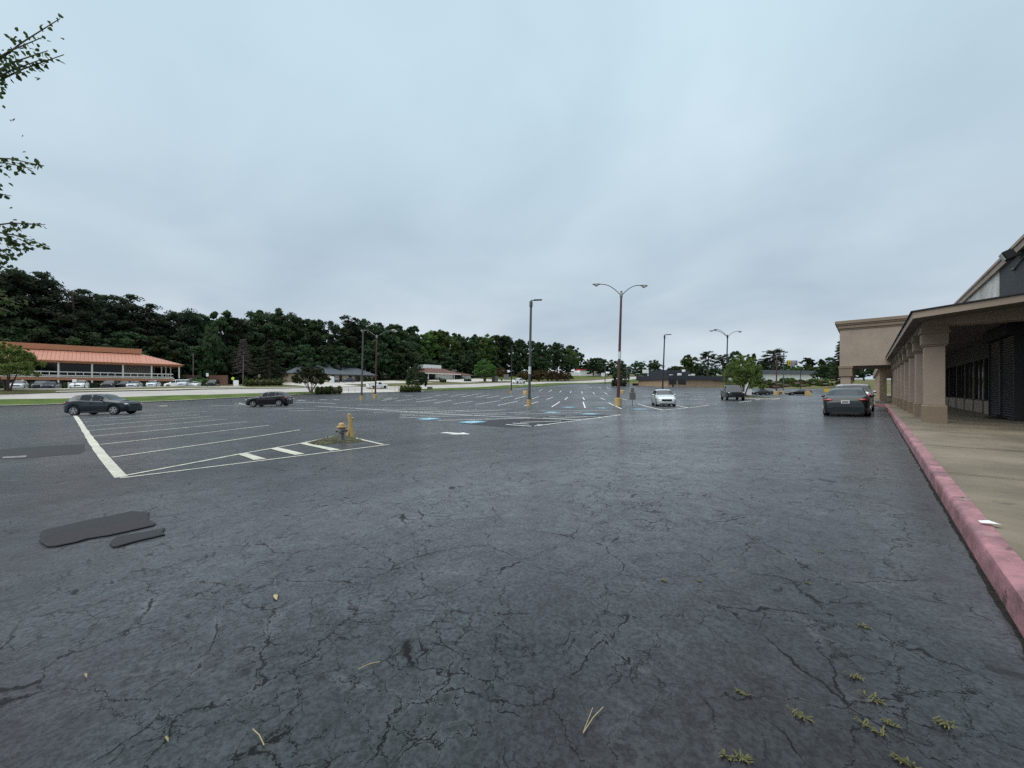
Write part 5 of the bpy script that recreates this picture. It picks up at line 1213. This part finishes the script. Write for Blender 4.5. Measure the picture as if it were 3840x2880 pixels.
# ------------------------------------------------------------------ vegetation
def leaf_mesh(name, centers, radii, per, size, mat, flat=1.0, aspect=1.0, up=.35, seed=0):
    """leaf quads scattered through the clumps given by centres and radii"""
    g = np.random.default_rng(seed)
    C = np.repeat(np.asarray(centers, float), per, 0); Rr = np.repeat(np.asarray(radii, float), per)
    n = len(C); d = g.normal(size=(n,3)); d /= np.linalg.norm(d,axis=1,keepdims=True); rr = g.random(n)**.45
    P = C + d*(rr*Rr)[:,None]*np.array([1,1,flat])
    nn = d + g.normal(size=(n,3))*.8 + np.array([0,0,up]); nn /= np.linalg.norm(nn,axis=1,keepdims=True)
    a = np.cross(nn, g.normal(size=(n,3))); a /= np.linalg.norm(a,axis=1,keepdims=True); b = np.cross(nn,a)
    s = size*(.6+.8*g.random(n))[:,None]; a = a*s; b = b*s*aspect
    V = np.stack([P-a*.5, P+b*.35+a*.05, P+a*.5, P-b*.35+a*.05],1).reshape(-1,3)
    me = bpy.data.meshes.new(name); me.vertices.add(len(V)); me.vertices.foreach_set('co', V.ravel())
    me.loops.add(4*n); me.loops.foreach_set('vertex_index', np.arange(4*n)); me.polygons.add(n)
    me.polygons.foreach_set('loop_start', np.arange(0,4*n,4)); me.polygons.foreach_set('loop_total', np.full(n,4))
    me.materials.append(mat); me.update(calc_edges=True); me.validate(); return me
# prototypes are built at a height of 10 units
def proto_pine(seed):
    random.seed(seed); b = MB(); lean = random.uniform(-.25,.25)
    tr = [(0,0,-.6),(lean*.3,0,3),(lean*.8,.1,6),(lean*1.2,.1,8.4),(lean*1.3,.05,9.6)]
    b.tube(tr,[.20,.17,.13,.08,.03],8)
    cs=[];rs=[]; n=random.randint(26,34); z0=random.uniform(4.6,5.8)
    for i in range(n):
        z=z0+(9.7-z0)*((i+.5)/n)**.9; f=(z-z0)/(9.7-z0); a=i*2.4+random.uniform(-.5,.5)
        L_=(1.55*math.sin(min(1,f*1.0+.35)*math.pi*.82)+.35)*random.uniform(.6,1.15)
        x=lean*1.2*z/9+math.cos(a)*L_; y=math.sin(a)*L_; zz=z+random.uniform(-.1,.35)
        b.tube([(lean*1.2*z/9,.05,z-.25),(x*.6,y*.6,z),(x,y,zz)],[.05,.03,.012],5)
        cs.append((x,y,zz)); rs.append(random.uniform(.42,.78))
        if random.random()<.6: cs.append((x*.6,y*.6,zz+random.uniform(0,.3))); rs.append(random.uniform(.3,.5))
    for _ in range(7):      # dead lower stubs
        z=random.uniform(2.5,z0); a=random.uniform(0,6.28); b.tube([(lean*z/9,0,z),(math.cos(a)*.6,math.sin(a)*.6,z+.15)],[.03,.01],4)
    return leaf_mesh('crown',cs,rs,95,.30,M_pine,.6,.6,.5,seed), b.mesh('trunk',M_bark,R(50))
def proto_broad(seed, mat, wid=3.2, z0=1.2, per=85, n=105, size=.40, bark=None, lobes=9, trunkr=.22):
    random.seed(seed); b = MB(); cs=[];rs=[]
    b.tube([(0,0,-.5),(.05,0,z0+.8),(.1,.05,z0+3.2),(0,0,8)],[trunkr,trunkr*.8,trunkr*.5,.05],9)
    lob=[]
    for i in range(lobes):
        a=i*2.4; z=z0+1.4+(8.2-z0-1.4)*((i+.5)/lobes); f=(z-z0)/(10-z0); r=wid*.62*math.sin(min(1,.25+f*.80)*math.pi)**.7*random.uniform(.7,1.05)
        p=(math.cos(a)*r,math.sin(a)*r,z); lob.append((p,wid*random.uniform(.34,.55))); b.tube([(0,0,max(z0,z-2.2)),(p[0]*.6,p[1]*.6,z-.5),p],[.10,.06,.02],6)
    lob.append(((0,0,8.4),wid*.48)); lob.append(((0,0,z0+3),wid*.62))
    for i in range(n):
        (p,r)=random.choice(lob); d=Vector((random.gauss(0,1),random.gauss(0,1),random.gauss(0,1))).normalized()*r*random.uniform(.55,1.05)
        c=(p[0]+d.x,p[1]+d.y,min(9.7,max(z0+.2,p[2]+d.z*.85))); cs.append(c); rs.append(random.uniform(.32,.66)*wid/3.2)
    return leaf_mesh('crown',cs,rs,per,size,mat,.8,.75,.45,seed), b.mesh('trunk',bark or M_bark,R(50))
def proto_cone(seed, mat, bark=None, wid=2.6, per=60, size=.22, sparse=1.0, z0=1.0):
    random.seed(seed); b=MB(); b.tube([(0,0,-.5),(0,0,5),(0,0,9.9)],[.22,.13,.02],8); cs=[];rs=[]
    n=int(64*sparse)
    for i in range(n):
        z=z0+(9.7-z0)*(i/n)**.92; a=i*2.4; L_=wid*(1-(z-z0)/(10.2-z0))**.8*random.uniform(.7,1.1)
        tip=(math.cos(a)*L_,math.sin(a)*L_,z-.12*L_); b.tube([(0,0,z),(tip[0]*.6,tip[1]*.6,z+.1),tip],[.05,.03,.01],5)
        for q in (1,.72,.45):
            if L_*q>.3: cs.append((tip[0]*q,tip[1]*q,z-.12*L_*q*q)); rs.append(.28+.22*random.random())
    return leaf_mesh('crown',cs,rs,per,size,mat,.45,.6,.6,seed), b.mesh('trunk',bark or M_bark,R(50))
def proto_myrtle(seed, mat, wid=5.2, z0=2.6, bark=None, per=85, n=150, size=.42, stems=7):
    """several bare stems fanning out under a wide domed crown"""
    random.seed(seed); b=MB(); cs=[];rs=[]
    for i in range(stems):
        a=i*2*math.pi/stems+random.uniform(-.3,.3); r=wid*random.uniform(.42,.68)
        b.tube([(math.cos(a)*.25,math.sin(a)*.25,-.4),(math.cos(a)*.5,math.sin(a)*.5,1.2),(math.cos(a)*r*.55,math.sin(a)*r*.55,3.6),(math.cos(a)*r,math.sin(a)*r,6.5)],[.20,.16,.11,.03],7)
        b.tube([(math.cos(a)*r*.55,math.sin(a)*r*.55,3.6),(math.cos(a+.5)*r*.6,math.sin(a+.5)*r*.6,6.5),(math.cos(a+.5)*r*.5,math.sin(a+.5)*r*.5,8.6)],[.09,.06,.02],6)
    for i in range(n):
        a=random.uniform(0,6.28); q=random.random()**.5; ph=random.random(); r=wid*q*random.uniform(.85,1.06)
        top=z0+(9.4-z0)*math.sqrt(max(0,1-q*q))**.8; z=z0+.5*q+(top-z0-.4*q)*(ph**.6)
        cs.append((math.cos(a)*r,math.sin(a)*r,z)); rs.append(random.uniform(.45,.85))
    for i in range(26):    # upward sprays break the outline
        a=random.uniform(0,6.28); q=random.random()**.5; cs.append((math.cos(a)*wid*q,math.sin(a)*wid*q,z0+(9.4-z0)*math.sqrt(max(0,1-q*q))+random.uniform(.1,.7))); rs.append(random.uniform(.2,.35))
    return leaf_mesh('crown',cs,rs,per,size,mat,.8,.7,.4,seed), b.mesh('trunk',bark or M_bark,R(50))
def plant(name, label, cat, loc, protos, H, wscale=1.0, rz=None, group=None, crown='crown', trunk='trunk'):
    r = thing(name, label, cat, loc, random.uniform(0,6.28) if rz is None else rz, group)
    c = link(crown, protos[0], r); t = link(trunk, protos[1], r)
    s = H/10; r.scale = (s*wscale, s*wscale, s); return r
PINES=[proto_pine(s) for s in (1,2,3,4,5)]
BROAD=[proto_broad(s,M_leaf,w,.6) for s,w in ((11,3.0),(12,3.6),(13,2.6),(14,3.3))]
BROADL=[proto_broad(s,M_leafl,w,1.0) for s,w in ((21,3.2),(22,3.8))]
UNDER=[proto_broad(s,M_leaf,4.6,.0,80,120,.5) for s in (31,32)]
rnd=random.Random(5)
SKY=[(-400,1000),(0,1035),(120,1022),(230,1055),(330,1088),(450,1080),(520,1115),(600,1150),(680,1165),(760,1140),(850,1150),(900,1190),(945,1160),(990,1150),(1090,1152),(1180,1172),(1260,1200),(1340,1185),(1430,1188),(1520,1205),(1600,1225),(1690,1235),(1780,1238),(1870,1245),(1960,1258),(2040,1275),(2100,1272),(2160,1300),(2210,1335),(2290,1342),(2360,1372),(2500,1380)]
def skyline(px): return float(np.interp(px,[p[0] for p in SKY],[p[1] for p in SKY]))
def forest_tree(px,n,frac,kind,group,label,name,cat='tree',w=1.0,jit=0):
    p,Y=at_n(px,n)
    if Y<60 or Y>330: return
    top=skyline(px); H=(zpx(top,Y)-p.z)*frac
    if H<4: return
    pr_={'pine':PINES,'broad':BROAD,'broadl':BROADL,'under':UNDER}[kind]
    q=pr_[rnd.randrange(len(pr_))]
    plant(name,label,cat,tuple(p),q,H,w*min(1.6,max(.7,22/H))**.35,rnd.uniform(0,6.28),group)
GP='tall pines of the woods across the road'; GB='leafy trees of the woods across the road'; GU='low trees along the edge of the woods'
LP='tall dark pine with bare lower trunk in the woods behind the orange roofed office'
LB='dark leafy tree in the woods behind the offices across the road'
LB2='rounded dark green tree in the wooded ridge behind the white carport office'
LU='low dense dark tree filling the shaded edge of the woods'
for px in np.arange(-60,760,66): forest_tree(px+rnd.uniform(-14,14),152+rnd.uniform(0,6),rnd.choice((1.0,.98,.92,.82)),'pine',GP,LP,'pine_tree',w=1.3)
for px in np.arange(-30,1200,74): forest_tree(px+rnd.uniform(-20,20),168+rnd.uniform(0,8),rnd.uniform(.72,.92),'pine',GP,LP,'pine_tree',w=1.25)
for px in np.arange(760,1330,70): forest_tree(px+rnd.uniform(-14,14),153+rnd.uniform(0,6),rnd.uniform(.90,1.03),'broad' if rnd.random()<.6 else 'pine',GB,LB,'woodland_tree',w=1.1)
for px in np.arange(1290,2260,44): forest_tree(px+rnd.uniform(-12,12),152+rnd.uniform(0,8),rnd.uniform(.88,1.02),'broad' if rnd.random()<.75 else 'broadl',GB,LB2,'woodland_tree',w=1.05)
for px in np.arange(1300,2260,60): forest_tree(px+rnd.uniform(-12,12),172+rnd.uniform(0,8),rnd.uniform(.92,1.03),'broad',GB,LB2,'woodland_tree',w=1.05)
for px in np.arange(-60,1320,64): forest_tree(px+rnd.uniform(-20,20),147+rnd.uniform(-1,3),rnd.uniform(.42,.62),'under',GU,LU,'understory_tree',w=1.0)
for px in np.arange(-40,1320,72): forest_tree(px+rnd.uniform(-20,20),160+rnd.uniform(-1,3),rnd.uniform(.58,.74),'under',GU,LU,'understory_tree',w=1.0)
for px in np.arange(1330,2230,66): forest_tree(px+rnd.uniform(-20,20),147+rnd.uniform(-1,3),rnd.uniform(.45,.62),'under',GU,LU,'understory_tree',w=.95)
def ptree(name,label,px,pytop,proto,n=None,Y=None,wpx=None,pw=3.4,group=None,trunk='trunk',sink=0):
    if n is not None: p,Y=at_n(px,n)
    else: p=at_Y(px,Y)
    H=zpx(pytop,Y)-p.z
    st=math.sqrt(1+((px-1920)/F)**2)
    w=1.0 if wpx is None else (wpx/st/F*Y)/(2*pw*H/10)
    return plant(name,label,'tree',(p.x,p.y,p.z-sink),proto,H,w,None,group,trunk=trunk)
ptree('cedar_tree','dead grey brown cedar beside the short grey lamp post in the woods edge',912,1266,proto_cone(41,M_deadn,M_barkdead,3.0,40,.20,.9,2.6),n=134,wpx=95,pw=2.7)
ptree('cedar_tree','broad drooping green cedar right of the dead grey cedar',1010,1270,proto_cone(42,M_cedar,None,3.4,85,.24,1.1,.3),n=130,wpx=150,pw=3.2)
ptree('leafy_tree','green leafy tree rising among the dark pines above the brown fence',800,1200,BROAD[1],n=143,wpx=120,pw=3.6)
MY=proto_myrtle(51,M_myrtle,5.6,3.3,M_barkpale)
p=g3(1166,1478); r=plant('crepe_myrtle','round dark crepe myrtle with fanned pale stems on the grass at the drive','tree',p,MY,Ht(p,1366),.98)
p,_=at_n(30,102); r=plant('crepe_myrtle','crepe myrtle with yellowing leaves at the left picture edge across the road','tree',tuple(p),proto_myrtle(52,M_young,5.0,3.0,M_bark,80,140,.42,4),(zpx(1285,-p.x*ST+p.y*CT)-p.z),.95)
MYD=proto_myrtle(53,M_leaf,5.2,1.4,M_barkpale,90,160,.42,6)
p,_=at_n(1562,86); plant('crepe_myrtle','dense dark green small tree with pale stems behind the long clipped hedge','tree',tuple(p),MYD,zpx(1368,-p.x*ST+p.y*CT)-p.z,.82)
ptree('crepe_myrtle','green vase shaped small tree standing alone on the lawn across the road',1818,1346,proto_myrtle(54,M_leafl,4.4,2.2,M_bark,80,140,.42,4),n=106,wpx=86,pw=4.4)
ptree('crepe_myrtle','smaller reddish tinged tree right of the green vase shaped tree',1881,1377,proto_myrtle(55,M_redleaf,4.4,2.6,M_bark,80,130,.42,4),n=107,wpx=52,pw=4.4)
ptree('clipped_tree','small umbrella clipped tree before the white carport office',1642,1414,proto_myrtle(56,M_leaf,5.6,4.2,M_barkpale,70,100,.3,3),n=112,wpx=38,pw=5.6)
RM=proto_myrtle(57,M_redleaf,4.6,.6,M_bark,85,140,.42,5)
for i,px in enumerate((1962,1992,2022,2054,2088,2120)):
    ptree('crepe_myrtle','reddish tipped crepe myrtle in the dense row along the uphill road',px,(1392,1386,1384,1387,1386,1392)[i],RM,n=101+i*.3,wpx=62,pw=4.6,group='row of reddish myrtles along the uphill road')
# trees of the far right and the hill
ptree('round_tree','dark rounded tree clump right behind the red brown lamp post base',2328,1353,UNDER[0],Y=150,wpx=72,pw=4.4)
ptree('round_tree','dark rounded tree on the hill right of the utility poles',2391,1353,UNDER[1],Y=225,wpx=78,pw=4.4)
for i,(px,pt,Y,w_) in enumerate(((2226,1340,225,70),(2262,1343,232,60),(2296,1350,228,60),(2345,1372,240,50),(2430,1388,262,50))):
    ptree('round_tree','bushy tree of the low belt behind the red roofed store and utility poles',px,pt,(BROAD[0],BROAD[3],UNDER[0],BROAD[1],UNDER[1])[i],Y=Y,wpx=w_,pw=(3.0,3.3,4.5,3.6,4.5)[i],group='low tree belt behind the red roofed store')
ptree('oak_tree','broad dark oak on the hill behind the white pole sign',2456,1346,BROAD[1],Y=235,wpx=84,pw=3.5)
ptree('small_conifer','small pointed conifer left of the dark fascia of the tan store',2533,1370,proto_cone(61,M_cedar,None,3.2,60,.3,.8,.2),Y=190,wpx=34,pw=3.0)
ptree('leafy_tree','leafy light green tree rising behind the tan store',2583,1322,BROADL[0],Y=185,wpx=92,pw=3.2)
ptree('pine_tree','flat topped pine behind the right part of the tan store',2652,1317,PINES[1],Y=182,wpx=88,pw=2.0)
ptree('pine_tree','leaning pine just left of the three armed lamp post',2712,1332,PINES[3],Y=190,wpx=66,pw=1.9)
ptree('oak_tree','tall dark oak behind the bright young tree',2756,1311,BROAD[0],Y=170,wpx=84,pw=3.0)
ptree('oak_tree','second dark oak with loose crown right of the tall dark oak',2815,1318,BROAD[2],Y=175,wpx=84,pw=2.6)
ptree('pine_tree','pine with pale bare trunks behind the lamp posts at the white store',2898,1311,PINES[2],Y=215,wpx=94,pw=1.9)
ptree('pine_tree','darker lower pine left of the pale trunked pine',2868,1345,PINES[0],Y=222,wpx=70,pw=1.9)
for px,pt,w_,lab in ((3030,1334,100,'wide rounded tree right of the billboard'),(3078,1340,70,'rounded tree between the billboard and the portico'),(3112,1336,80,'rounded tree touching the edge of the portico')):
    ptree('round_tree',lab,px,pt,BROAD[(px)%4],Y=228,wpx=w_,pw=3.2)
for px,pt,w_ in ((2860,1378,80),(2935,1374,90),(2990,1368,80),(3040,1366,80)):
    ptree('round_tree','low green tree showing above the roof of the white store',px,pt,BROADL[px%2],Y=216,wpx=w_,pw=3.4,group='low trees behind the white store')
ptree('conifer','dark conifer partly hidden by the left edge of the portico',3158,1262,proto_cone(62,M_cedar,None,2.6,60,.28,1.0,1.0),Y=120,wpx=110,pw=2.5)
ptree('leafy_tree','big dark leafy bush tree at the right end of the white store',3085,1366,BROAD[3],Y=150,wpx=92,pw=3.3)
ptree('leafy_tree','dark leafy tree behind the portico column',3135,1372,BROAD[1],Y=156,wpx=80,pw=3.5)
for i,px in enumerate(np.arange(2500,3160,27)):
    ptree('distant_tree','low dark tree in the distant belt along the skyline beyond the stores',px+rnd.uniform(-8,8),1392-rnd.uniform(0,30) if px<2690 else 1382-rnd.uniform(0,34),(BROAD+UNDER)[i%6],Y=250+rnd.uniform(0,25),wpx=rnd.uniform(50,80),pw=(3.0,3.6,2.6,3.3,4.5,4.5)[i%6],group='distant tree belt beyond the stores')
for px,Y in ((3240,150),(3290,160),(3200,165)):
    ptree('leafy_tree','dark leafy tree seen through the opening under the portico',px,1340,BROAD[px%4],Y=Y,wpx=120,pw=3.3,group='trees beyond the portico opening')
YT=proto_myrtle(63,M_young,4.6,1.9,M_bark,95,170,.32,3)
p=onY(2788,57); plant('young_tree','bright green young tree on the soil island behind the pickup','tree',p,YT,zpx(1325,57)-p[2],.86)
# bushes and hedges
def bush(name,label,cat,a,c,w,h,mat,group=None,per=60,size=.12,seed=1,round_=True,dz=0):
    """clipped bush: leaf skin over a rounded solid core, from ground point a to c"""
    a=Vector(a);c=Vector(c);d=c-a;l=max(.01,Vector((d.x,d.y,0)).length); r=thing(name,label,cat,a,math.atan2(d.y,d.x),group)
    g=np.random.default_rng(seed); cs=[];rs=[]; k=max(1,int(l/(w*.45)))
    core=MB()
    nseg=k+1
    for i in range(nseg):
        x=l*i/max(1,k) if k else 0; z=d.z*i/max(1,k)
        for q in range(9):
            an=q*2*math.pi/9; f=.80
            cs.append((x+g.uniform(-.1,.1),math.cos(an)*w*.36,z+h*.5+math.sin(an)*h*.36)); rs.append(min(w,h)*.24)
    me=leaf_mesh('leaves',cs,rs,per*3,size*1.35,mat,1.0,.8,.5,seed); link('leaves',me,r)
    core=MB()
    if k>1: core.tube([(l*i/k,0,d.z*i/k+h*.47) for i in range(k+1)],[min(w,h)*.36]*(k+1),10)
    else: core.ell((l/2,0,h*.47),(max(l*.4,w*.38),w*.38,h*.42))
    core.build('branches',M_bark,r); return r
bush('hedge_bush','rounded shrub right under the round dark crepe myrtle','bush',g3(1190,1479),g3(1226,1478),1.9,1.55,M_hedge,seed=3)
bush('hedge_bush','rounded shrub at the drive right of the one under the crepe myrtle','bush',g3(1240,1478),g3(1272,1477),2.0,1.65,M_hedge,seed=4)
bush('hedge','long clipped hedge with flat top right of the cream rail','hedge',g3(1506,1471),g3(1572,1470),1.9,1.55,M_hedge,seed=5)
A,_=at_n(922,109.5); B2,_=at_n(1050,109.5); bush('hedge','long bright clipped hedge across the road before the driveway','hedge',A,B2,2.6,1.75,M_hedge,seed=6,size=.16)
for i,(px,w_,h_) in enumerate(((1340,1.4,2.4),(1366,1.6,1.9),(1384,1.5,1.7),(1400,1.2,1.7),(1285,1.5,1.1))):
    A,_=at_n(px,137); bush('shrub','dark upright shrub against the beige brick office wall','shrub',A,A+Vector((0,.5,0)),w_,h_,M_leaf,'shrubs along the beige office wall',seed=10+i,size=.16)
A,_=at_n(1655,110); B2,_=at_n(1668,110); bush('shrub','low dark shrub right of the umbrella clipped tree','shrub',A,B2,1.6,1.2,M_leaf,seed=20,size=.16)
for i,(px,lab) in enumerate(((1745,'small shrub on the lawn before the carport'),(1757,'second tiny shrub on the lawn right of the small shrub'))):
    A,_=at_n(px,112); bush('shrub',lab,'shrub',A,A+Vector((0,.8,0)),1.3,1.0,M_leaf,seed=22+i,size=.15)
for i,t in enumerate(np.arange(-22,14,4.0)):
    A=Vector((-124.5,t,gz(-124.5,t)+.1)); bush('hedge','low dark clipped hedge against the ground floor of the orange roofed office','hedge',A,A+Vector((0,3.4,0)),1.1,1.25,M_leaf,'hedges along the office ground floor',seed=30+i,size=.18)
A,_=at_n(722,121); B2,_=at_n(772,118); bush('ground_shrub','spreading light green ground shrub on the bank by the white coupe','shrub',A,B2+Vector((0,0,.3)),3.2,1.7,M_leafl,seed=45,size=.2)
A,_=at_n(690,130); B2,_=at_n(745,128); bush('ground_shrub','darker spreading shrub higher on the bank at the office corner','shrub',A,B2,4,2.8,M_leaf,seed=46,size=.22)
for i,(px,lab) in enumerate(((2310,'dark clipped hedge at the foot of the rounded tree clump'),)):
    bush('hedge',lab,'hedge',onY(2300,138),onY(2340,138),2.2,2.2,M_leaf,seed=50,size=.25)
for i,px in enumerate((2376,2384,2407,2420,2436)): bush('shrub','small dark shrub in the hill road verge','shrub',onY(px,150),Vector(onY(px,150))+Vector((.6,.6,0)),1.2,.8,M_leaf,'small shrubs in the hill road verge',seed=60+i,size=.2)
for i,(px,Y,w_,h_,m_) in enumerate(((2875,140,5,1.4,M_hedge),(2935,142,3,1.9,M_leafl),(3000,138,5,1.2,M_hedge),(3050,134,5,1.6,M_leafl),(2900,136,4,1.0,M_leaf),(2965,134,4,1.0,M_redleaf),(3030,130,4,1.0,M_redleaf),(2850,146,4,1.6,M_leaf),(2925,131,4,.9,M_hedge),(2985,128,4,.8,M_leafl),(3070,126,4,1.0,M_hedge),(2885,129,4,.8,M_redleaf))):
    A=Vector(onY(px,Y)); bush('bank_shrub','rough shrub on the bank below the white store','shrub',A,A+ra_*3.5,w_,h_,m_,'rough shrubs on the bank below the white store',seed=70+i,size=.3)
# near tree at the left edge: trunk outside the picture, sprays of leaves reach into it
nt=thing('broadleaf_tree','leafy branches hanging in from the left picture edge against the sky','tree',(-13.6,-3.2,gz(-13.6,-3.2)))
bt=MB(); tb=Vector(nt.location)
top=Vector((-13.3,-3.0,EYE+9.5)); bt.tube([tb-Vector((0,0,.3)),tb+Vector((.1,0,2)),tb+Vector((.2,.1,5)),top],[.24,.2,.16,.04],10)
tw=MB(); leaves=[]; g=np.random.default_rng(9)
def PX(px,py,Y): dx,dy=ray(px); return Vector((dx*Y,dy*Y,zpx(py,Y)))
def spray(tip,mid,Y,dens=34,wd=.16,start=None):
    a=PX(*tip,Y); m=PX(*mid,Y+.3); z0=m.z-1.2; s=tb+Vector((.15,.05,max(2.0,min(9,z0-tb.z))))
    pts=[s, s.lerp(m,.5)+Vector((0,0,.25)), m, m.lerp(a,.5)+Vector((0,0,.05)), a]; bt.tube(pts,[.05,.035,.018,.012,.006],5)
    for i in range(dens):
        q=g.random()**.8; c=m.lerp(a,q)+Vector(g.normal(size=3))*wd*.8*(1.1-.75*q); leaves.append(c)
Yn=7.0
for tip,mid,dn,wd in (((240,205),(-60,330),44,.10),((225,70),(-60,270),42,.16),((160,140),(-80,260),36,.14),((180,190),(-60,290),36,.14),((150,225),(-60,320),40,.08),((25,255),(-120,290),16,.08),((28,330),(-120,330),18,.08),((20,352),(-120,345),12,.06),
   ((165,622),(-80,590),42,.05),((120,632),(-80,610),34,.07),((42,735),(-120,720),14,.05),((10,700),(-120,690),12,.06),((170,842),(-70,850),44,.07),((185,925),(-70,860),60,.13),((110,930),(-60,880),60,.16),((40,960),(-80,900),55,.20),((20,990),(-90,930),60,.18),((75,1140),(-140,1090),60,.16),((40,1170),(-160,1120),70,.22),((30,1110),(-160,1080),40,.16)):
    spray(tip,mid,Yn,int(dn*.85),wd)
for i in range(900):     # the crown outside the frame
    d=Vector(g.normal(size=3)); d.normalize(); leaves.append(Vector((-14.6,-3.6,EYE+5.2))+Vector((d.x*2.6,d.y*2.6,d.z*4.2))*(.4+.6*g.random()))
V=[];Fc=[]
for c in leaves:
    d=Vector(g.normal(size=3)); d.z-=.7; d.normalize(); s_=d.cross(Vector(g.normal(size=3))).normalized(); l=g.uniform(.065,.105); w_=l*.36; k=len(V); nrm=d.cross(s_)*l*.12
    V+= [c, c+d*l*.35+s_*w_+nrm, c+d*l*.75+s_*w_*.7+nrm, c+d*l, c+d*l*.75-s_*w_*.7+nrm, c+d*l*.35-s_*w_+nrm]; Fc+=[(k,k+1,k+2,k+3),(k,k+3,k+4,k+5)]
lm=MB(); lm.v=[tuple(v) for v in V]; lm.f=Fc
me=bpy.data.meshes.new('leaves'); o0=nt.location; me.from_pydata([(v[0]-o0[0],v[1]-o0[1],v[2]-o0[2]) for v in lm.v],[],Fc); me.materials.append(M_fgleaf); link('leaves',me,nt)
part('trunk',bt,M_bark,nt,smooth=R(50))
